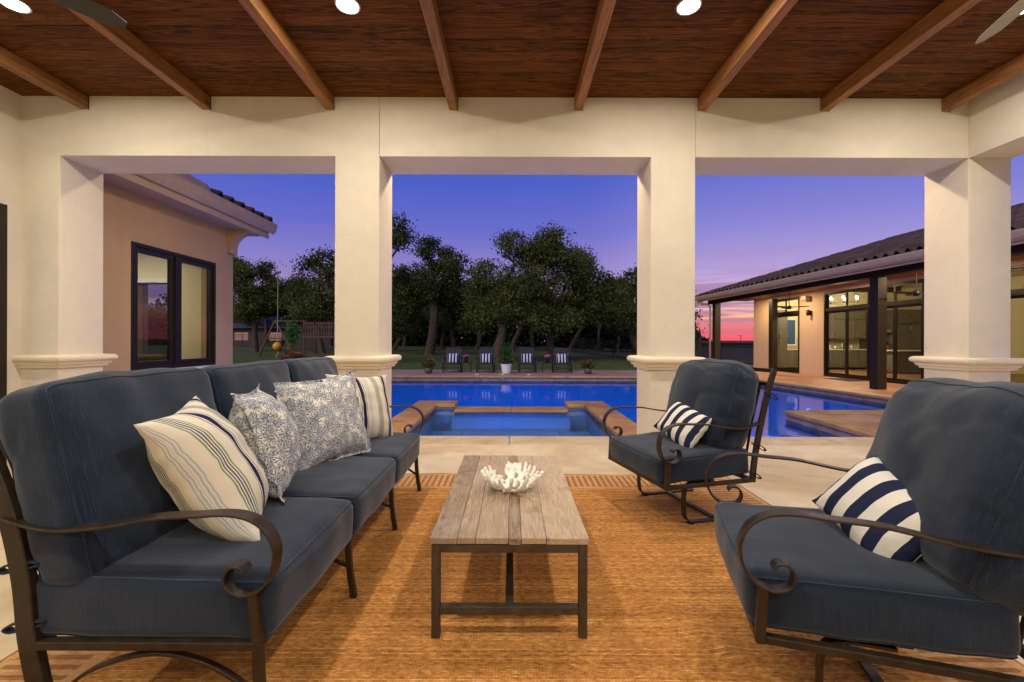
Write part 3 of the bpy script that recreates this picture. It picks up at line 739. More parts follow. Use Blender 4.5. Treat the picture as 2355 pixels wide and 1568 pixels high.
# window: outer frame, two sashes, panes
m = MB(); a = .055; fx0, fx1 = WX-.09, WX+.012
m.box(fx0,fx1,WY0,WY0+a,WB,WT); m.box(fx0,fx1,WY1-a,WY1,WB,WT); m.box(fx0,fx1,WY0+a,WY1-a,WB,WB+a); m.box(fx0,fx1,WY0+a,WY1-a,WT-a,WT); m.box(fx0,fx1,6.71,6.79,WB+a,WT-a)
win = Wg(m, 'window', M['frame'], bevel=.004)
for y0, y1 in ((WY0 + a, 6.71), (6.79, WY1 - a)):
    s_ = .07; m = MB(); z0, z1 = WB + a, WT - a; x0, x1 = WX-.07, WX-.01
    m.box(x0,x1,y0,y0+s_,z0,z1); m.box(x0,x1,y1-s_,y1,z0,z1); m.box(x0,x1,y0+s_,y1-s_,z0,z0+s_); m.box(x0,x1,y0+s_,y1-s_,z1-s_,z1)
    Wg(m, 'sash', M['frame'], win, bevel=.003)
    Wg(MB().box(WX-.045,WX-.035,y0+s_,y1-s_,z0+s_,z1-s_), 'pane', M['glass2'], win)
Wg(MB().box(WX-.02,WX+.05,WY0-.05,WY1+.05,WB-.07,WB-.002), 'window_sill', M['white'], win, bevel=.006)
# sofa and a far window seen inside
sof = thing('indoor_sofa', 'olive brown sofa inside behind the wing window', 'sofa', (-6.3, 6.8, 0))
MB().box(-.35,.35,-1.1,1.1,.1,.45).build('seat', M['brown'], sof, bevel=.05, seg=4)
MB().box(.12,.38,-1.1,1.1,.45,.92).build('backrest', M['brown'], sof, bevel=.06, seg=4)
for yy in (-.72, 0, .72): MB().box(-.12,.11,yy-.33,yy+.33,.50,1.02).build('cushion', M['brown'], sof, bevel=.07, seg=4)
# eave: soffit, fascia, gutter, roof tiles
EY1 = 8.62
Wg(MB().prism([(WX+.0,5.1),(WX+.42,5.1),(WX+.42,EY1-.12),(WX-4,EY1-.12),(WX-4,8.1),(WX,8.1)],3.30,3.36), 'soffit', M['gutter'])
Wg(MB().box(WX+.40,WX+.43,5.1,EY1-.1,3.26,3.48), 'fascia', M['gutter'])
g = MB(); gp = [(.43,3.38),(.47,3.36),(.52,3.42),(.54,3.52),(.54,3.56),(.525,3.56),(.525,3.53),(.50,3.44),(.46,3.385),(.45,3.55),(.43,3.55)]
g.add([(WX+x,5.1,z) for x,z in gp]+[(WX+x,EY1,z) for x,z in gp],[tuple(range(11)),tuple(range(11,22))]+[(i,(i+1)%11,11+(i+1)%11,11+i) for i in range(11)])
Wg(g,'gutter',M['gutter'])
Wg(MB().prism([(WX-4,5.1),(WX+.42,5.1),(WX+.42,EY1-.08),(WX-4,EY1-.08)],3.49,3.51),'roof_deck',M['dark'])
# concave corner bracket under the eave
m = MB(); pr = [(0,2.86),(0,3.299),(.40,3.299),(.40,3.24)]
for i in range(9): q = R(90 * i / 8); pr.append((.40 - .33 * math.sin(q), 2.93 + .31 * math.cos(q) - .0))
pr.append((.07, 2.86))
n = len(pr)
m.add([(WX+x,7.92,z) for x,z in pr]+[(WX+x,8.12,z) for x,z in pr],[tuple(range(n)),tuple(range(n,2*n))]+[(i,(i+1)%n,n+(i+1)%n,n+i) for i in range(n)])
Wg(m,'bracket',M['wing_stucco'])
m = MB(); pr = [(5.1,3.52),(6.95,3.52),(6.95,3.60),(6.86,3.72),(5.1,3.78)]
m.add([(WX+.40,y,z) for y,z in pr]+[(WX+.30,y,z) for y,z in pr],[tuple(range(5)),tuple(range(5,10))]+[(i,(i+1)%5,5+(i+1)%5,5+i) for i in range(5)])
Wg(m,'roof_parapet',M['gutter'])
def tile_mesh(w=.30, l=.42, name='roof_tile'):             # S-profile tile, origin at its lower edge centre, running up +Y
    m = MB(); vs = []; N = 8
    for j, yy in enumerate((0, l)):
        for i in range(N + 1):
            t_ = i / N; z = .105 * math.sin(math.pi * min(1, t_ / .6)) if t_ < .6 else -.02 * math.sin(math.pi * (t_ - .6) / .4)
            vs.append(((t_ - .5) * w, yy, z + (.018 if j == 0 else .0)))
    for i in range(N + 1):
        x, yy, z = vs[i]; vs.append((x, yy, z - .028))
    fs = [(i, i + 1, N + 2 + i, N + 1 + i) for i in range(N)] + [(2 * (N + 1) + i, 2 * (N + 1) + i + 1, i + 1, i) for i in range(N)]
    return m.add(vs, fs).mesh(name, M['rooftile'], True)
TM = tile_mesh()
rt = Wg(MB().box(WX-.3,WX+.38,6.9,EY1-.1,3.512,3.52), 'roof', M['rooftile'])
for k in range(6):
    for r_ in range(3):
        o = obj('roof_tile', TM, rt); o.location = Vector((WX + .50 - r_ * .36, 7.04 + k * .29, 3.545 + r_ * .115)) - wing.location
        o.rotation_euler = (R(18), 0, R(90))

# ================================================================== RIGHT HOUSE
HA = math.atan2(-.998, .06)
house = thing('house', 'tan stucco house with tiled roof, porch posts and sliding glass doors', 'house', (11.39, 20.5, 0), HA)
# local x runs along the facade towards the viewer, local y into the house
HB = lambda *a: MB().box(*a)
S0, S1 = 0.0, 14.0
ops = [(1.27, 3.0), (4.28, 8.0), (9.3, 12.4)]; HT = 3.1
m = MB(); cur = S0
for a, b_ in ops:
    m.box(cur, a, 0, .2, 0, 3.45); m.box(a, b_, 0, .2, HT, 3.45); cur = b_
m.box(cur, S1, 0, .2, 0, 3.45); m.box(S0, S0 + .2, .2, 6, 0, 3.45)
hw = m.build('wall', M['house_stucco'], house)
m = MB(); m.box(.2, S1, 8.6, 8.8, 0, 3.9); m.box(.2,.25,.2,8.6,0,3.9); m.box(S1-.1, S1, .2, 8.6, 0, 3.9); m.box(.2,S1,.2,.23,HT+.02,3.9)
m.build('interior_wall', M['inwall'], house)
HB(.2, S1, .2, 8.6, 3.9, 4.0).build('interior_ceiling', M['inwall'], house)
HB(.2, S1, .2, 8.6, -.05, .012).build('interior_floor', M['infloor'], house)
def glazed(a, b_, nlow, ntop, name):
    f = .06; m = MB(); y0, y1 = -.02, .12; zt = 2.44
    m.box(a, a+f, y0, y1, 0, HT); m.box(b_-f, b_, y0, y1, 0, HT); m.box(a+f, b_-f, y0, y1, HT-f, HT); m.box(a+f, b_-f, y0, y1, 0, .07); m.box(a+f, b_-f, y0, y1, zt-.05, zt+.05)
    o = m.build(name, M['frame'], house, bevel=.004)
    def lights(n, z0, z1, s_):
        w = (b_ - a - 2 * f) / n
        for i in range(n):
            x0 = a + f + i * w; x1 = x0 + w; off = .02 if i % 2 else .05
            mm = MB(); mm.box(x0,x0+s_,off,off+.05,z0,z1); mm.box(x1-s_,x1,off,off+.05,z0,z1); mm.box(x0+s_,x1-s_,off,off+.05,z0,z0+s_*1.2); mm.box(x0+s_,x1-s_,off,off+.05,z1-s_,z1)
            mm.build('sash', M['frame'], o, bevel=.003)
            HB(x0+s_, x1-s_, off+.02, off+.028, z0+s_*1.2, z1-s_).build('pane', M['glass'], o)
    lights(nlow, .07, zt - .05, .065); lights(ntop, zt + .05, HT - f, .045)
    return o
glazed(1.27, 3.0, 1, 2, 'glazed_door'); sd = glazed(4.28, 8.0, 4, 4, 'sliding_door'); glazed(9.3, 12.4, 3, 3, 'sliding_door')
for xx in (5.19, 7.1): HB(xx, xx + .03, -.035, .0, 1.0, 1.22).build('handle', M['black'], sd, bevel=.006)
# porch: posts, beam, soffit, fascia, gutter, roof
PD = -2.0
for s_ in (.35, 8.62):
    p = HB(s_-.13, s_+.13, PD-.13, PD+.13, 0, 3.03).build('porch_post', M['post'], house, bevel=.008)
HB(1.75, 1.99, -.45, -.21, 0, 3.1).build('porch_post', M['post'], house, bevel=.008)
HB(-.2, S1, PD-.13, PD+.13, 3.03, 3.22).build('porch_beam', M['post'], house)
HB(-.5, S1, PD-.45, 0, 3.225, 3.26).build('porch_ceiling', M['beam'], house)
HB(-.55, S1, PD-.50, PD-.46, 3.14, 3.34).build('fascia', M['gutter'], house)
gp = [(0,3.22),(-.05,3.20),(-.10,3.26),(-.13,3.36),(-.13,3.40),(-.115,3.40),(-.11,3.36),(-.08,3.28),(-.03,3.23),(-.02,3.39),(0,3.39)]
g = MB(); g.add([(-.6,PD-.5+y,z) for y,z in gp]+[(S1,PD-.5+y,z) for y,z in gp],[tuple(range(11)),tuple(range(11,22))]+[(i,(i+1)%11,11+(i+1)%11,11+i) for i in range(11)])
gut = g.build('gutter', M['gutter'], house)
MB().tube(catmull([(-.45,PD-.55,3.24),(-.45,PD-.53,3.12),(-.25,PD-.42,3.05),(.05,PD-.28,3.0),(.13,PD-.2,2.9),(.14,PD-.19,2.7)],5)+[Vector((.14,PD-.19,.1))], .045, 8).build('downspout', M['gutter'], gut, smooth=True)
# hipped roof: front slope and left hip
RS = .335; e0 = -.55; ey = PD - .5; ez = 3.36; run = 5.2
def rz(t_): return ez + RS * t_
m = MB(); m.add([(e0,ey,ez),(S1,ey,ez),(S1,ey+run,rz(run)),(e0+run,ey+run,rz(run)),(e0,ey+2*run,ez)], [(0,1,2,3),(0,3,4)])
roof = m.build('roof', M['rooftile'], house)
TM2 = tile_mesh(.30, .46, 'roof_tile')
pos = []
nc = int((S1 - e0) / .29)
for c in range(nc):
    for r_ in range(13):
        xx = e0 + .15 + c * .29; t_ = r_ * .40
        if xx - e0 < t_ + .22: continue
        pos.append((xx, t_))
pos.sort(key=lambda p: -(p[0] - .3 * p[1]))
rest = MB(); ang = math.atan(RS)
base_v = [v.co.copy() for v in TM2.vertices]; base_f = [tuple(p.vertices) for p in TM2.polygons]
rotm = Matrix.Rotation(ang, 3, 'X')
pos_vis = [p for p in pos if p[0] < 11.5]; pos_hid = [p for p in pos if p[0] >= 11.5]
pos_vis.sort(key=lambda p: p[1] - .25 * p[0])
rr = random.Random(3)
for i, (xx, t_) in enumerate(pos_vis[:290]):
    o = obj('roof_tile', TM2, roof); o.location = (xx, ey - .03 + t_, rz(t_) + .05 + rr.uniform(-.004, .004)); o.rotation_euler = (ang, 0, rr.uniform(-.01, .01))
for xx, t_ in pos_vis[290:] + pos_hid:
    rest.add([rotm @ v + Vector((xx, ey - .03 + t_, rz(t_) + .05)) for v in base_v], base_f)
tag(rest.build('roof_tiles', M['rooftile'], roof, smooth=True), kind='stuff')
for i in range(15):
    t_ = -.02 + i * .34
    o = MB().tube([(0,-.22,0),(0,.26,.03)], [.115,.10], 10).build('ridge_tile', M['rooftile'], roof, smooth=True, loc=(e0+t_+.1, ey+t_+.1, rz(t_)+.06)); o.rotation_euler = (math.atan(RS/1.41), 0, R(-45))
# porch fans, sconce, speaker, downlights, door mat
def hl(s_, d, z): return house.matrix_basis @ Vector((s_, d, z))
house_m = Matrix.Translation(house.location) @ Matrix.Rotation(HA, 4, 'Z')
hl = lambda s_, d, z: house_m @ Vector((s_, d, z))
for s_, lab, a0 in ((4.05, 'dark porch ceiling fan in front of the narrow glazed door', 200), (8.9, 'dark porch ceiling fan in front of the sliding doors', 186)):
    fan(hl(s_, -1.2, 2.58), a0, M['black'], lab, 3, .66, .62)
sc = thing('wall_sconce', 'small dark up-down sconce on the tan wall between doors', 'wall light', hl(3.62, 0, 2.4), HA)
MB().box(-.05,.05,-.05,-.002,-.08,.08).build('back_plate', M['black'], sc)
MB().lathe([(.055,-.11),(.06,-.11),(.06,.11),(.055,.11)], 16, (0,-.12,0)).build('shade', M['black'], sc, smooth=True)
sp = thing('wall_speaker', 'pale outdoor speaker high on the tan wall', 'speaker', hl(3.5, 0, 2.98), HA)
MB().box(-.13,.13,-.22,-.06,-.09,.09).build('cabinet', M['gutter'], sp, bevel=.03, seg=3)
MB().box(-.03,.03,-.07,-.002,-.05,.05).build('bracket', M['gutter'], sp)
MB().box(-.11,.11,-.226,-.221,-.07,.07).build('grille', M['house_stucco'], sp)
mat_ = tag(MB().box(-.55,.55,-.35,.35,0,.012).build('door_mat', M['soil'], bevel=.004), 'dark door mat outside the sliding doors', 'door mat')
mat_.location = hl(5.9, -.55, .0); mat_.rotation_euler = (0, 0, HA)
for i, s_ in enumerate((1.2, 3.4, 6.1, 9.6, 12.2)):
    t_ = thing('porch_downlight', ['lit porch downlight at the far end of the house', 'lit porch downlight near the wall speaker', 'lit porch downlight above the sliding doors', 'lit porch downlight over the near end', 'lit porch downlight at the nearest bay'][i], 'ceiling light', hl(s_, -1.0, 3.222), HA, 'porch downlights')
    MB().lathe([(.001,-.002),(.07,-.004),(.085,-.008),(.088,0)], 18, cap=False).build('lens', M['lens'], t_)
    l = bpy.data.lights.new('porch_downlight', 'AREA'); l.shape = 'DISK'; l.size = .15; l.energy = 46; l.color = (1, .72, .42)
    lo = bpy.data.objects.new('porch_lamp', l); COL.objects.link(lo); lo.parent = t_; lo.location = (0, 0, -.02)
# kitchen
kit = thing('kitchen_cabinets', 'grey shaker kitchen cabinets with white stone counter behind the glass doors', 'cabinets', hl(0, 0, 0), HA)
def cab(a0, a1, f, z0, z1, nd, low=False):          # runs a0..a1 along the end wall, front face at local x = f
    o = MB().box(.26, f, a0, a1, z0, z1).build('cabinet', M['cabinet'], kit)
    w = (a1 - a0) / nd
    for i in range(nd):
        a, b_ = a0 + i * w + .006, a0 + (i + 1) * w - .006; mm = MB(); s_ = .055
        mm.box(f+.002,f+.014,a,b_,z0+.01,z1-.01)
        for p, q, r, t2 in ((a,a+s_,z0+.01,z1-.01),(b_-s_,b_,z0+.01,z1-.01),(a+s_,b_-s_,z0+.01,z0+.01+s_),(a+s_,b_-s_,z1-.01-s_,z1-.01)): mm.box(f+.014,f+.024,p,q,r,t2)
        d_ = mm.build('cabinet_door', M['cabinet'], o)
        hy = b_ - .03 if i % 2 == 0 else a + .03; hz0 = z1 - .24 if low else z0 + .06
        MB().box(f+.034,f+.05,hy-.008,hy+.008,hz0,hz0+.17).build('handle', M['steel'], d_)
cab(.28, 1.02, .86, .1, 1.5, 2, True); cab(.28, 1.02, .86, 1.51, 2.72, 2)
cab(1.03, 2.3, .84, .1, .9, 3, True); cab(1.03, 1.22, .6, 1.45, 2.72, 1)
cab(2.3, 6.2, .84, .1, .9, 9, True); cab(2.0, 5.0, .6, 1.42, 2.32, 6); cab(2.0, 5.0, .6, 2.33, 2.72, 6)
cab(6.22, 8.3, .88, .1, 2.1, 3, True); cab(6.22, 8.3, .88, 2.11, 2.78, 3)
MB().box(.26,.88,1.03,6.2,.9,.94).build('counter', M['counter'], kit, bevel=.004)
MB().box(.251,.262,1.03,5.0,.94,1.42).build('backsplash', M['splash'], kit); MB().box(.251,.265,5.0,6.2,.94,2.8).build('mosaic_panel', M['tiledark'], kit)
MB().add([(.27,5.3,1.72),(.78,5.3,1.72),(.78,6.1,1.72),(.27,6.1,1.72),(.27,5.3,1.8),(.78,5.3,1.8),(.78,6.1,1.8),(.27,6.1,1.8),(.27,5.55,2.2),(.55,5.55,2.2),(.55,5.85,2.2),(.27,5.85,2.2)],
         [(0,1,5,4),(1,2,6,5),(2,3,7,6),(3,0,4,7),(0,3,2,1),(4,5,9,8),(5,6,10,9),(6,7,11,10),(7,4,8,11),(8,9,10,11)]).build('range_hood', M['steel'], kit)
MB().box(.27,.52,5.57,5.83,2.2,3.0).build('hood_chimney', M['steel'], kit)
kw = MB().box(.252,.27,1.3,1.9,1.1,2.35).build('window_frame', M['white'], kit); MB().box(.271,.275,1.36,1.84,1.16,2.29).build('window_pane', plain('dusk_sky_blue_pane', S(52, 84, 118), .5), kw)  # dusk sky beyond the kitchen window is painted as flat blue on the pane
MB().box(2.6,3.5,3.6,6.2,.1,.9).build('island', M['cabinet'], kit); MB().box(2.52,3.58,3.5,6.3,.9,.94).build('counter', M['counter'], kit, bevel=.004)
for yy, hh, rr_, lab in ((3.2,.22,.07,'pale jar at the near end of the kitchen counter'),(3.5,.17,.09,'squat steel pot on the kitchen counter'),(3.85,.28,.06,'tall slim steel canister on the kitchen counter'),(4.3,.2,.08,'steel kettle sized jar beside the range')):
    jar = tag(MB().lathe([(rr_*.8,0),(rr_,.02),(rr_,hh*.7),(rr_*.5,hh*.85),(rr_*.55,hh)], 14).build('kitchen_jar', M['steel' if yy > 3.3 else 'counter'], smooth=True), lab, 'jar', 'jars on the kitchen counter'); jar.location = hl(.62, yy, .941)
kb = thing('knife_block', 'wooden knife block on the kitchen counter', 'knife block', hl(.6, 6.05, .941), HA)
MB().add([(-.06,-.1,0),(.06,-.1,0),(.06,.1,0),(-.06,.1,0),(-.06,-.03,.2),(.06,-.03,.2),(.06,.12,.26),(-.06,.12,.26)],[(0,3,2,1),(4,5,6,7),(0,1,5,4),(1,2,6,5),(2,3,7,6),(3,0,4,7)]).build('block', M['beam'], kb)
for i in range(4): MB().box(-.05+i*.028,-.035+i*.028,0,.03,.22,.33).build('knife_handle', M['black'], kb)
# chandelier
ch = thing('chandelier', 'bronze ring chandelier with lit globe bulbs inside the kitchen', 'chandelier', hl(2.85, 2.0, 2.86), HA)
MB().tube([(.48*math.cos(q),.48*math.sin(q),0) for q in np.linspace(0,2*math.pi,33)], .014, 6, False).build('ring', M['bronze'], ch, smooth=True)
for k in range(3):
    q = 2*math.pi*k/3+.4; MB().tube([(.48*math.cos(q),.48*math.sin(q),0),(0,0,1.1)], .006, 5).build('chain', M['bronze'], ch)
for k in range(6):
    q = 2*math.pi*k/6+.3; c_ = (.48*math.cos(q),.48*math.sin(q))
    a_ = MB().tube([(*c_,-.03),(*c_,.14)], .012, 6).build('candle_arm', M['bronze'], ch)
    MB().lathe([(.001,.14),(.03,.16),(.045,.20),(.03,.24),(.001,.25)], 10, (*c_,0), False).build('bulb', M['bulb'], a_, smooth=True)
l = bpy.data.lights.new('chandelier_lamp', 'POINT'); l.energy = 400; l.color = (1, .80, .52); l.shadow_soft_size = .4
lo = bpy.data.objects.new('chandelier_lamp', l); COL.objects.link(lo); lo.parent = ch; lo.location = (0, 0, .2)
for s_ in (11.0,):  # pendant added to light the near bay, no such fixture known there
    pl = thing('fill_pendant', 'added pendant to brighten the house by the narrow glazed door' if s_ < 5 else 'added pendant to brighten the near bay of the house', 'fill light', hl(s_, 2.4, 3.0), HA)
    MB().tube([(0,0,.1),(0,0,.9)], .006, 5).build('cord', M['bronze'], pl); MB().lathe([(.03,.12),(.14,-.02),(.135,-.03),(.02,.1)], 16, cap=False).build('lamp_shade', M['bronze'], pl, smooth=True)
    MB().lathe([(.001,-.05),(.03,-.03),(.04,.01),(.02,.05)], 10, cap=False).build('bulb', M['bulb'], pl, smooth=True)
    l = bpy.data.lights.new('pendant_fill', 'POINT'); l.energy = 70; l.color = (1, .78, .48); l.shadow_soft_size = .2
    lo = bpy.data.objects.new('pendant_fill', l); COL.objects.link(lo); lo.parent = pl; lo.location = (0, 0, -.12)
wl = thing('indoor_downlight', 'lit downlight on the ceiling inside the wing', 'ceiling light', (-6.6, 6.6, 2.95))
MB().lathe([(.001,-.004),(.09,-.006),(.1,0)], 18, cap=False).build('lens', M['lens'], wl)
l = bpy.data.lights.new('indoor_lamp', 'AREA'); l.shape = 'DISK'; l.size = .2; l.energy = 44; l.color = (1, .85, .62)
lo = bpy.data.objects.new('indoor_lamp', l); COL.objects.link(lo); lo.parent = wl; lo.location = (0, 0, -.03)

# ================================================================== RUG
rug = MB(); NX, NY = 120, 114
def rug_z(x, y):
    z = .006 + .004 * (noise.noise(Vector((x * 2.2, y * 2.2, 3))) + .6)
    d = (x - .55) * .82 + (y - .05) * .57                       # a soft ruck running across the field beside the table
    z += .016 * math.exp(-(d / .05) ** 2) * (1 if .2 < x < 1.6 else 0) * max(0, math.sin((x - .2) / 1.4 * math.pi)) if .2 < x < 1.6 else 0
    d2 = (x - .62) + .1 * math.sin(y * 4); z += .010 * math.exp(-(d2 / .06) ** 2) * max(0, 1 - abs(y - .9) / 1.0)
    z += .007 * max(0, math.sin(x * 9 + 1)) * max(0, 1 - abs(y - 1.85) / .35)
    return z
vs = [(-2 + 4 * i / NX, -1.9 + 3.8 * j / NY) for j in range(NY + 1) for i in range(NX + 1)]
rug.add([(x, y + (.012 * math.sin(x * 5) if abs(y) > 1.85 else 0), rug_z(x, y)) for x, y in vs], [(j*(NX+1)+i, j*(NX+1)+i+1, (j+1)*(NX+1)+i+1, (j+1)*(NX+1)+i) for j in range(NY) for i in range(NX)])
ro = rug.build('area_rug', M['rug'], smooth=True, loc=(0, 2.2, 0)); md = ro.modifiers.new('thick', 'SOLIDIFY'); md.thickness = .006; md.offset = -1
tag(ro, 'tan woven jute rug with ladder border on the patio floor', 'rug')

# ================================================================== COFFEE TABLE
TZ = .439; TX0, TX1, TY0, TY1 = -.338, .322, 1.835, 3.15; BZ = .012
tab = thing('coffee_table', 'weathered plank coffee table on a dark square-tube steel frame', 'coffee table', (-.008, 2.49, BZ))
def T(m, name, mat, par=tab, **k):
    m.v = [tuple(Vector(v) - tab.location) for v in m.v]; return m.build(name, mat, par, **k)
xs = np.cumsum([0, .1126, .0775, .136, .0526, .1045, .177]); xs = xs / xs[-1] * (TX1 - TX0 + .012) + TX0 - .006
rb = random.Random(5)
for i in range(6):
    m = MB(); e = rb.uniform(-.004, .004); dz = rb.uniform(-.0015, .0015)
    h = (TY1 - TY0) / 2 + .006; w = (xs[i+1] - xs[i]) / 2 - .0009
    m.box(-w, w, -h + e, h - e, -.026, 0)
    o = m.build('plank', M['table'], tab, bevel=.002, loc=Vector(((xs[i] + xs[i+1]) / 2, (TY0 + TY1) / 2, TZ + dz)) - tab.location)
q = .036
for x in (TX0, TX1 - q):
    for y in (TY0, TY1 - q): T(MB().box(x, x+q, y, y+q, BZ, TZ-.0285), 'leg', M['tube'], bevel=.003)
for y in (TY0, TY1 - q):
    T(MB().box(TX0+q+.0005, TX1-q-.0005, y+.001, y+q-.001, TZ-.064, TZ-.029), 'apron', M['tube'], bevel=.003)
    T(MB().box(TX0+q+.0005, TX1-q-.0005, y+.001, y+q-.001, .113, .147), 'stretcher', M['tube'], bevel=.003)
for x in (TX0, TX1 - q): T(MB().box(x+.001, x+q-.001, TY0+q+.0005, TY1-q-.0005, TZ-.064, TZ-.029), 'apron', M['tube'], bevel=.003)
T(MB().box(-.026, .010, TY0+q+.001, TY1-q-.001, .114, .146), 'stretcher', M['tube'], bevel=.003)

# ================================================================== CORAL BOWL
cr = MB(); rc = random.Random(11)
def bowlp(a, s_, lift=0): r = .02 + .142 * s_ ** .8; return Vector((r * math.cos(a), r * math.sin(a), .012 + .078 * s_ ** 2.0 + lift))
def branch(a, s0, s1, r0, depth):
    n = 5; pts = []; da = rc.uniform(-.10, .10)
    for i in range(n + 1):
        t_ = i / n; p = bowlp(a + da * t_, s0 + (s1 - s0) * t_); p += Vector((rc.uniform(-1, 1), rc.uniform(-1, 1), rc.uniform(-1, 1))) * .003; pts.append(p)
    r1 = r0 * .82; cr.tube(pts, [r0 + (r1 - r0) * i / n for i in range(n + 1)], 7)
    a2 = a + da
    if depth > 0:
        sp_ = .30 if depth == 2 else .17
        for sg in (-1, 1):
            if rc.random() < .94: branch(a2 + sg * sp_ * rc.uniform(.8, 1.25), s1 - .02, min(1.08, s1 + rc.uniform(.24, .36)), r1, depth - 1)
    else:
        tip = pts[-1]; d = Vector((math.cos(a2) * .25, math.sin(a2) * .25, 1)).normalized(); L_ = rc.uniform(.006, .022)
        cr.tube([tip, tip + d * L_ * .6, tip + d * L_, tip + d * (L_ + r1 * .7)], [r1, r1 * 1.06, r1 * 1.0, r1 * .4], 7)
    if rc.random() < .5 and depth < 2:                         # short stubs pointing inward
        p = pts[2]; d = Vector((-math.cos(a) * .5, -math.sin(a) * .5, 1)).normalized(); L_ = rc.uniform(.015, .03); cr.tube([p, p + d * L_, p + d * (L_ + .006)], [r0 * .7, r0 * .65, r0 * .25], 6)
for k in range(9): branch(2 * math.pi * k / 9 + rc.uniform(-.1, .1), 0, .40, .0165, 2)
cr.lathe([(.001, .0), (.04, .002), (.052, .014), (.03, .022), (.001, .022)], 16, cap=False)
co = cr.build('coral_bowl', M['coral'], smooth=True, loc=(.003, 2.43, TZ + .002))
md = co.modifiers.new('fuse', 'REMESH'); md.mode = 'VOXEL'; md.voxel_size = .0042; md.use_smooth_shade = True
tx = bpy.data.textures.new('coral_grain', 'CLOUDS'); tx.noise_scale = .012
dm = co.modifiers.new('grain', 'DISPLACE'); dm.texture = tx; dm.strength = .005; dm.mid_level = .5
tag(co, 'white branching coral bowl on the coffee table', 'coral bowl')

# ================================================================== SOFT GOODS
def cushion(name, half, r, puff, parent, loc=(0,0,0), rot=(0,0,0), seed=0, n=22, amp=.006, sag=0, crease=0, freq=7, shape=None):
    bm = bmesh.new(); bmesh.ops.create_cube(bm, size=2); bmesh.ops.subdivide_edges(bm, edges=bm.edges, cuts=n, use_grid_fill=True)
    h = Vector(half); off = Vector((seed * 3.7, seed * 1.3, seed * 2.1))
    def place(co):
        p = co.copy()
        # push vertices towards the edges so the rounding is well sampled
        p = Vector([math.copysign(abs(c) ** .8 if abs(c) < 1 else 1, c) for c in p])
        q_ = Vector([p[i] * h[i] for i in range(3)])
        inner = Vector([max(-(h[i] - r), min(h[i] - r, q_[i])) for i in range(3)])
        d = q_ - inner
        if d.length > 1e-6: q_ = inner + d.normalized() * r
        u = [q_[i] / h[i] for i in range(3)]
        for ax in range(3):
            o1, o2 = [k for k in range(3) if k != ax]
            q_[ax] += puff[ax] * u[ax] * (1 - min(1, abs(u[o1])) ** 2.4) * (1 - min(1, abs(u[o2])) ** 2.4)
        w_ = noise.noise(q_ * freq + off); q_ += co.normalized() * amp * w_
        if crease:
            cz = noise.ridged_multi_fractal(Vector((q_.x * 3, q_.y * 2.4, q_.z * 5)) + off, 1.0, 2.0, 3, 1.0, 2.0)
            q_ -= Vector(q_).normalized() * crease * max(0, cz - 1.15)
        if shape: q_ = shape(q_, u)
        return q_
    ax = 2 if name.startswith('seat') else 0
    seams = []
    for sd in (1, -1):
        loop = []; K = 22
        for k in range(4 * K):
            e_, t_ = divmod(k, K); c_ = -1 + 2 * t_ / K; a_, b_ = ((c_, -1), (1, c_), (-c_, 1), (-1, -c_))[e_]
            co = [0, 0, 0]; co[ax] = sd; o1, o2 = [i for i in range(3) if i != ax]; co[o1] = a_; co[o2] = b_
            loop.append(place(Vector(co)))
        loop += loop[:2]; seams.append(loop)
    for v in bm.verts: v.co = place(v.co)
    me = bpy.data.meshes.new(name); bm.to_mesh(me); bm.free(); me.materials.append(M['fabric']); me.polygons.foreach_set('use_smooth', [True] * len(me.polygons))
    o = obj(name, me, parent); o.location = loc; o.rotation_euler = rot
    sm = MB()
    for lp_ in seams: sm.tube(lp_, .0042, 6, False)
    sm.build('seam', M['fabric'], o, smooth=True)
    return o

